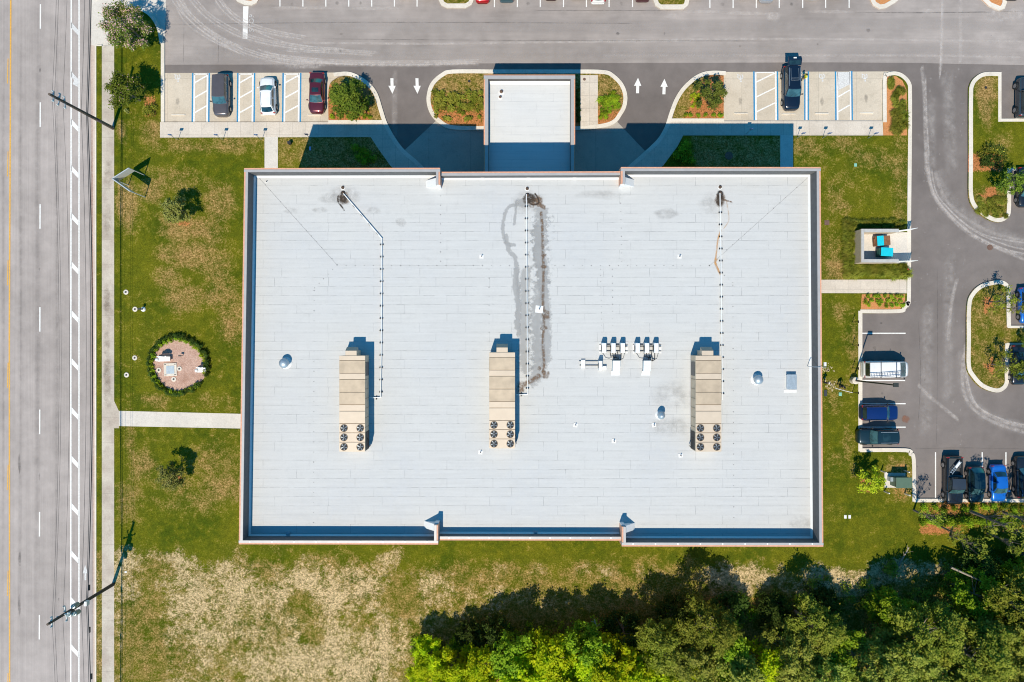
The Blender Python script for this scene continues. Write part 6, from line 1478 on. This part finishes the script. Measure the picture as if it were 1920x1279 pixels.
for x, y in ((1842, 283), (1850, 278), (1860, 281), (1870, 284), (1878, 289), (1836, 293), (1880, 300)): bush('flower', x, y, 'yellow-flowered shrub in the cluster on the north-east island', 'yellow-flowered shrubs on the island', rad=.6, h=.8, fol=foliage('lantana_leaves', (.06, .10, .02), (.13, .16, .02), (.62, .50, .06), .2, .58), leaf=.13)
for x, y in ((1845, 300), (1855, 296), (1864, 300), (1850, 310), (1838, 308), (1868, 312)): bush('darkisl', x, y, 'dark shrub in the cluster on the north-east island', 'dark shrubs on the island', rad=.6, h=1.0, fol=F_dark, leaf=.14)
for x, y in ((668, 278), (680, 284), (690, 292), (672, 296), (700, 300), (685, 304)): bush('shade', x, y, 'shrub in deep building shadow west of the curved walk', 'shaded shrubs by the west drive', rad=.6, h=.9, fol=F_green, leaf=.14)
for x, y in ((1284, 272), (1276, 284), (1290, 290), (1268, 296), (1282, 302), (1296, 304)): bush('shade', x, y, 'shrub in deep building shadow east of the curved walk', 'shaded shrubs by the east drive')
for x, y in ((276, 205), (284, 208), (290, 202), (279, 213), (288, 214)): bush('olive', x, y, 'dark olive shrub in the mulch corner below the green crape myrtle', 'shrubs in the corner by the first bay', rad=.6, h=.7, fol=F_olive, leaf=.12)
bush('whitebush', 239.5, 211, 'small whitish flowering plant on the lawn beside the sidewalk', None, rad=.3, h=.4, fol=F_pale, leaf=.1)
# hedge along the south-east parking row
for i in range(22):
    bush('hedge', 1726 + i * 9.2, 976 + rg.uniform(-2, 3), 'dark green hedge shrub in the row behind the south-east parking bays', 'hedge behind the south-east bays', rad=.62, h=.95, fol=F_green, leaf=.15, per=620)
    if i % 2 == 0: bush('hedge', 1726 + i * 9.2 + 4, 952 + rg.uniform(-3, 3), 'dark green hedge shrub in the row behind the south-east parking bays', 'hedge behind the south-east bays', sc=.8)
rg = random.Random(8)
for tx, ty, ts in ((1712, 956, .95), (1815, 957, 1.5), (1880, 960, 1.35), (1758, 985, .9), (1850, 1000, 1.0), (1900, 992, .9), (1780, 1004, 1.0)): plant_tree('strip', 'thin young tree in the planted strip behind the south-east parking bays', tx, ty, dict(rad=1.7, h=6.2, n=18, per=210, leaf=.19, fol=F_olive, seed=51, base=.5), group='thin trees behind the south-east bays', scale=ts)

# ---- the wood along the south side
W1 = dict(rad=3.7, h=8.6, n=50, per=430, leaf=.27, tuft=11, fol=F_lime, seed=61, base=.25, flat=.42, core=.1)
W2 = dict(rad=4.2, h=9.6, n=52, per=430, leaf=.24, tuft=13, fol=F_oak, seed=62, base=.32, bark=M_palebark, flat=.38)
W3 = dict(rad=3.6, h=8.0, n=46, per=430, leaf=.26, tuft=11, fol=F_green, seed=63, base=.25, flat=.42)
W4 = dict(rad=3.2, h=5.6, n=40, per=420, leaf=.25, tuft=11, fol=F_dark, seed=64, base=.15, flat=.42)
W5 = dict(rad=4.4, h=10.6, n=48, per=400, leaf=.23, tuft=12, fol=F_olive, seed=65, base=.40, bark=M_palebark, flat=.36)
wood = [ # key, plan x, y (ground), scale
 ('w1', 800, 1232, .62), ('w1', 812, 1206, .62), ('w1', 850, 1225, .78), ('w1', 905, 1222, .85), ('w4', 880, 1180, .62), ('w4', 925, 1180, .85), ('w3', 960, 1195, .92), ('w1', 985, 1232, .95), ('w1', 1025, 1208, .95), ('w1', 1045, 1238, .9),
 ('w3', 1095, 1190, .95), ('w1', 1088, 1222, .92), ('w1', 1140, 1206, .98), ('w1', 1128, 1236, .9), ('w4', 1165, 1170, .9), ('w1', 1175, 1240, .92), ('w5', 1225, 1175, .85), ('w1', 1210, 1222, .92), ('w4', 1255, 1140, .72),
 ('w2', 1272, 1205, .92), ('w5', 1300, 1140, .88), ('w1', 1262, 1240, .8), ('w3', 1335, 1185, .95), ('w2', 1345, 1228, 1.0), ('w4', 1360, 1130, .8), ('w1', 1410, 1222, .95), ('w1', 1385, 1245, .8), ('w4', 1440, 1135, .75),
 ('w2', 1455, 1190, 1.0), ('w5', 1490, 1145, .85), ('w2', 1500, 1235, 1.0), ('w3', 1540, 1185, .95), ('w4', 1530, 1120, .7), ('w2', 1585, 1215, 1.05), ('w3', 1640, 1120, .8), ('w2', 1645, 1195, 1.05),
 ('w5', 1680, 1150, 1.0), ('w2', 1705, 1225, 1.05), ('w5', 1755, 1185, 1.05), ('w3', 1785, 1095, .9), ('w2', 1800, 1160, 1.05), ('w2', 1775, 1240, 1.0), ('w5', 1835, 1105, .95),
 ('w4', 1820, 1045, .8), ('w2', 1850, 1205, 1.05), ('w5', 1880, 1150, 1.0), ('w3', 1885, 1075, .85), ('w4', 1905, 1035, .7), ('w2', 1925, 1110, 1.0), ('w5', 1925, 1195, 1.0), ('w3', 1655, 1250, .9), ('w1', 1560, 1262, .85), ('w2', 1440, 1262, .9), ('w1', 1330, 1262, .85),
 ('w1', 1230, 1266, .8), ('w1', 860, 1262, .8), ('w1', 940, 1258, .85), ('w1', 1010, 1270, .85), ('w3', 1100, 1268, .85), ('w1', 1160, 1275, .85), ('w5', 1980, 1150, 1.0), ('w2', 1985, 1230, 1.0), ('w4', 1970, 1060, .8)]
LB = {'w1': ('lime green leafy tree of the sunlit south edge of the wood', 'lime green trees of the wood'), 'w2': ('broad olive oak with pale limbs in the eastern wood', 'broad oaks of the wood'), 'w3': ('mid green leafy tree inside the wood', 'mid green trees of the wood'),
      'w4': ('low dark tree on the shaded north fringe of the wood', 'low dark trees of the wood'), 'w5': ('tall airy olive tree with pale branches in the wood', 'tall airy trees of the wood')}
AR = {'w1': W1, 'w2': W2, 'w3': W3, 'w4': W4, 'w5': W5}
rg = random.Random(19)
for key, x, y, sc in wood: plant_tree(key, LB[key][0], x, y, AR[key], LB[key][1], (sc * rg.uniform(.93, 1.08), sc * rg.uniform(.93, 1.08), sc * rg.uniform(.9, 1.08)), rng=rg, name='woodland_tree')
# leafy understorey and bare sticks at the wood's edge
ub = [MB(), MB()]
for i in range(116):
    wst = i < 70; x = rg.uniform(770, 1500) if wst else rg.uniform(1500, 1915); y = (1190 - (x - 780) * .10 if x < 1200 else 1120) + rg.uniform(0, 70) if wst else rg.uniform(1050, 1150)
    p = W(x, y, 0); q = .9 * rg.uniform(.6, 1.2); cl = [(p.x + rg.uniform(-.5, .5), p.y + rg.uniform(-.5, .5), .12 + q * rg.uniform(.3, .8), q * rg.uniform(.4, .7)) for _ in range(6)]
    ub[0 if wst else 1].add(*leaf_cloud(rg, cl, 150, .2))
tag(ub[0].build('undergrowth', F_green), 'leafy green undergrowth between and below the trees of the western wood', 'undergrowth', kind='stuff'); tag(ub[1].build('undergrowth', F_olive), 'dull olive undergrowth on the floor of the eastern wood', 'undergrowth', kind='stuff')
for x, y, a, ln, t in ((1122, 1190, R(105), 4.2, 'leaning bare trunk at the wood edge in the middle of the bottom'), (1830, 1085, R(-24), 6.0, 'long fallen pale trunk in the eastern wood'), (1690, 1045, R(70), 3.0, 'short bare stick lying in the sandy clearing')):
    p = W(x, y, 3.0 if ln > 4 else 0); z = 3.2 if ln > 4 else .3; b = MB(); b.tube((-ln / 2, 0, -.4), (ln / 2, 0, .4), .13, .06, 8)
    for k in (.1, .25, .4): b.tube((ln * k, 0, .8 * k), (ln * k + .5, .5 * (1 if k != .25 else -1), .8 * k + .4), .035, .012, 5)
    o = b.build('bare_trunk', M_palebark); o.location = (p.x, p.y, z); o.rotation_euler = (0, 0, a); tag(o, t, 'dead tree')
# fallen leaf litter on the lawn edges (grass blades rise over the kerb lines)
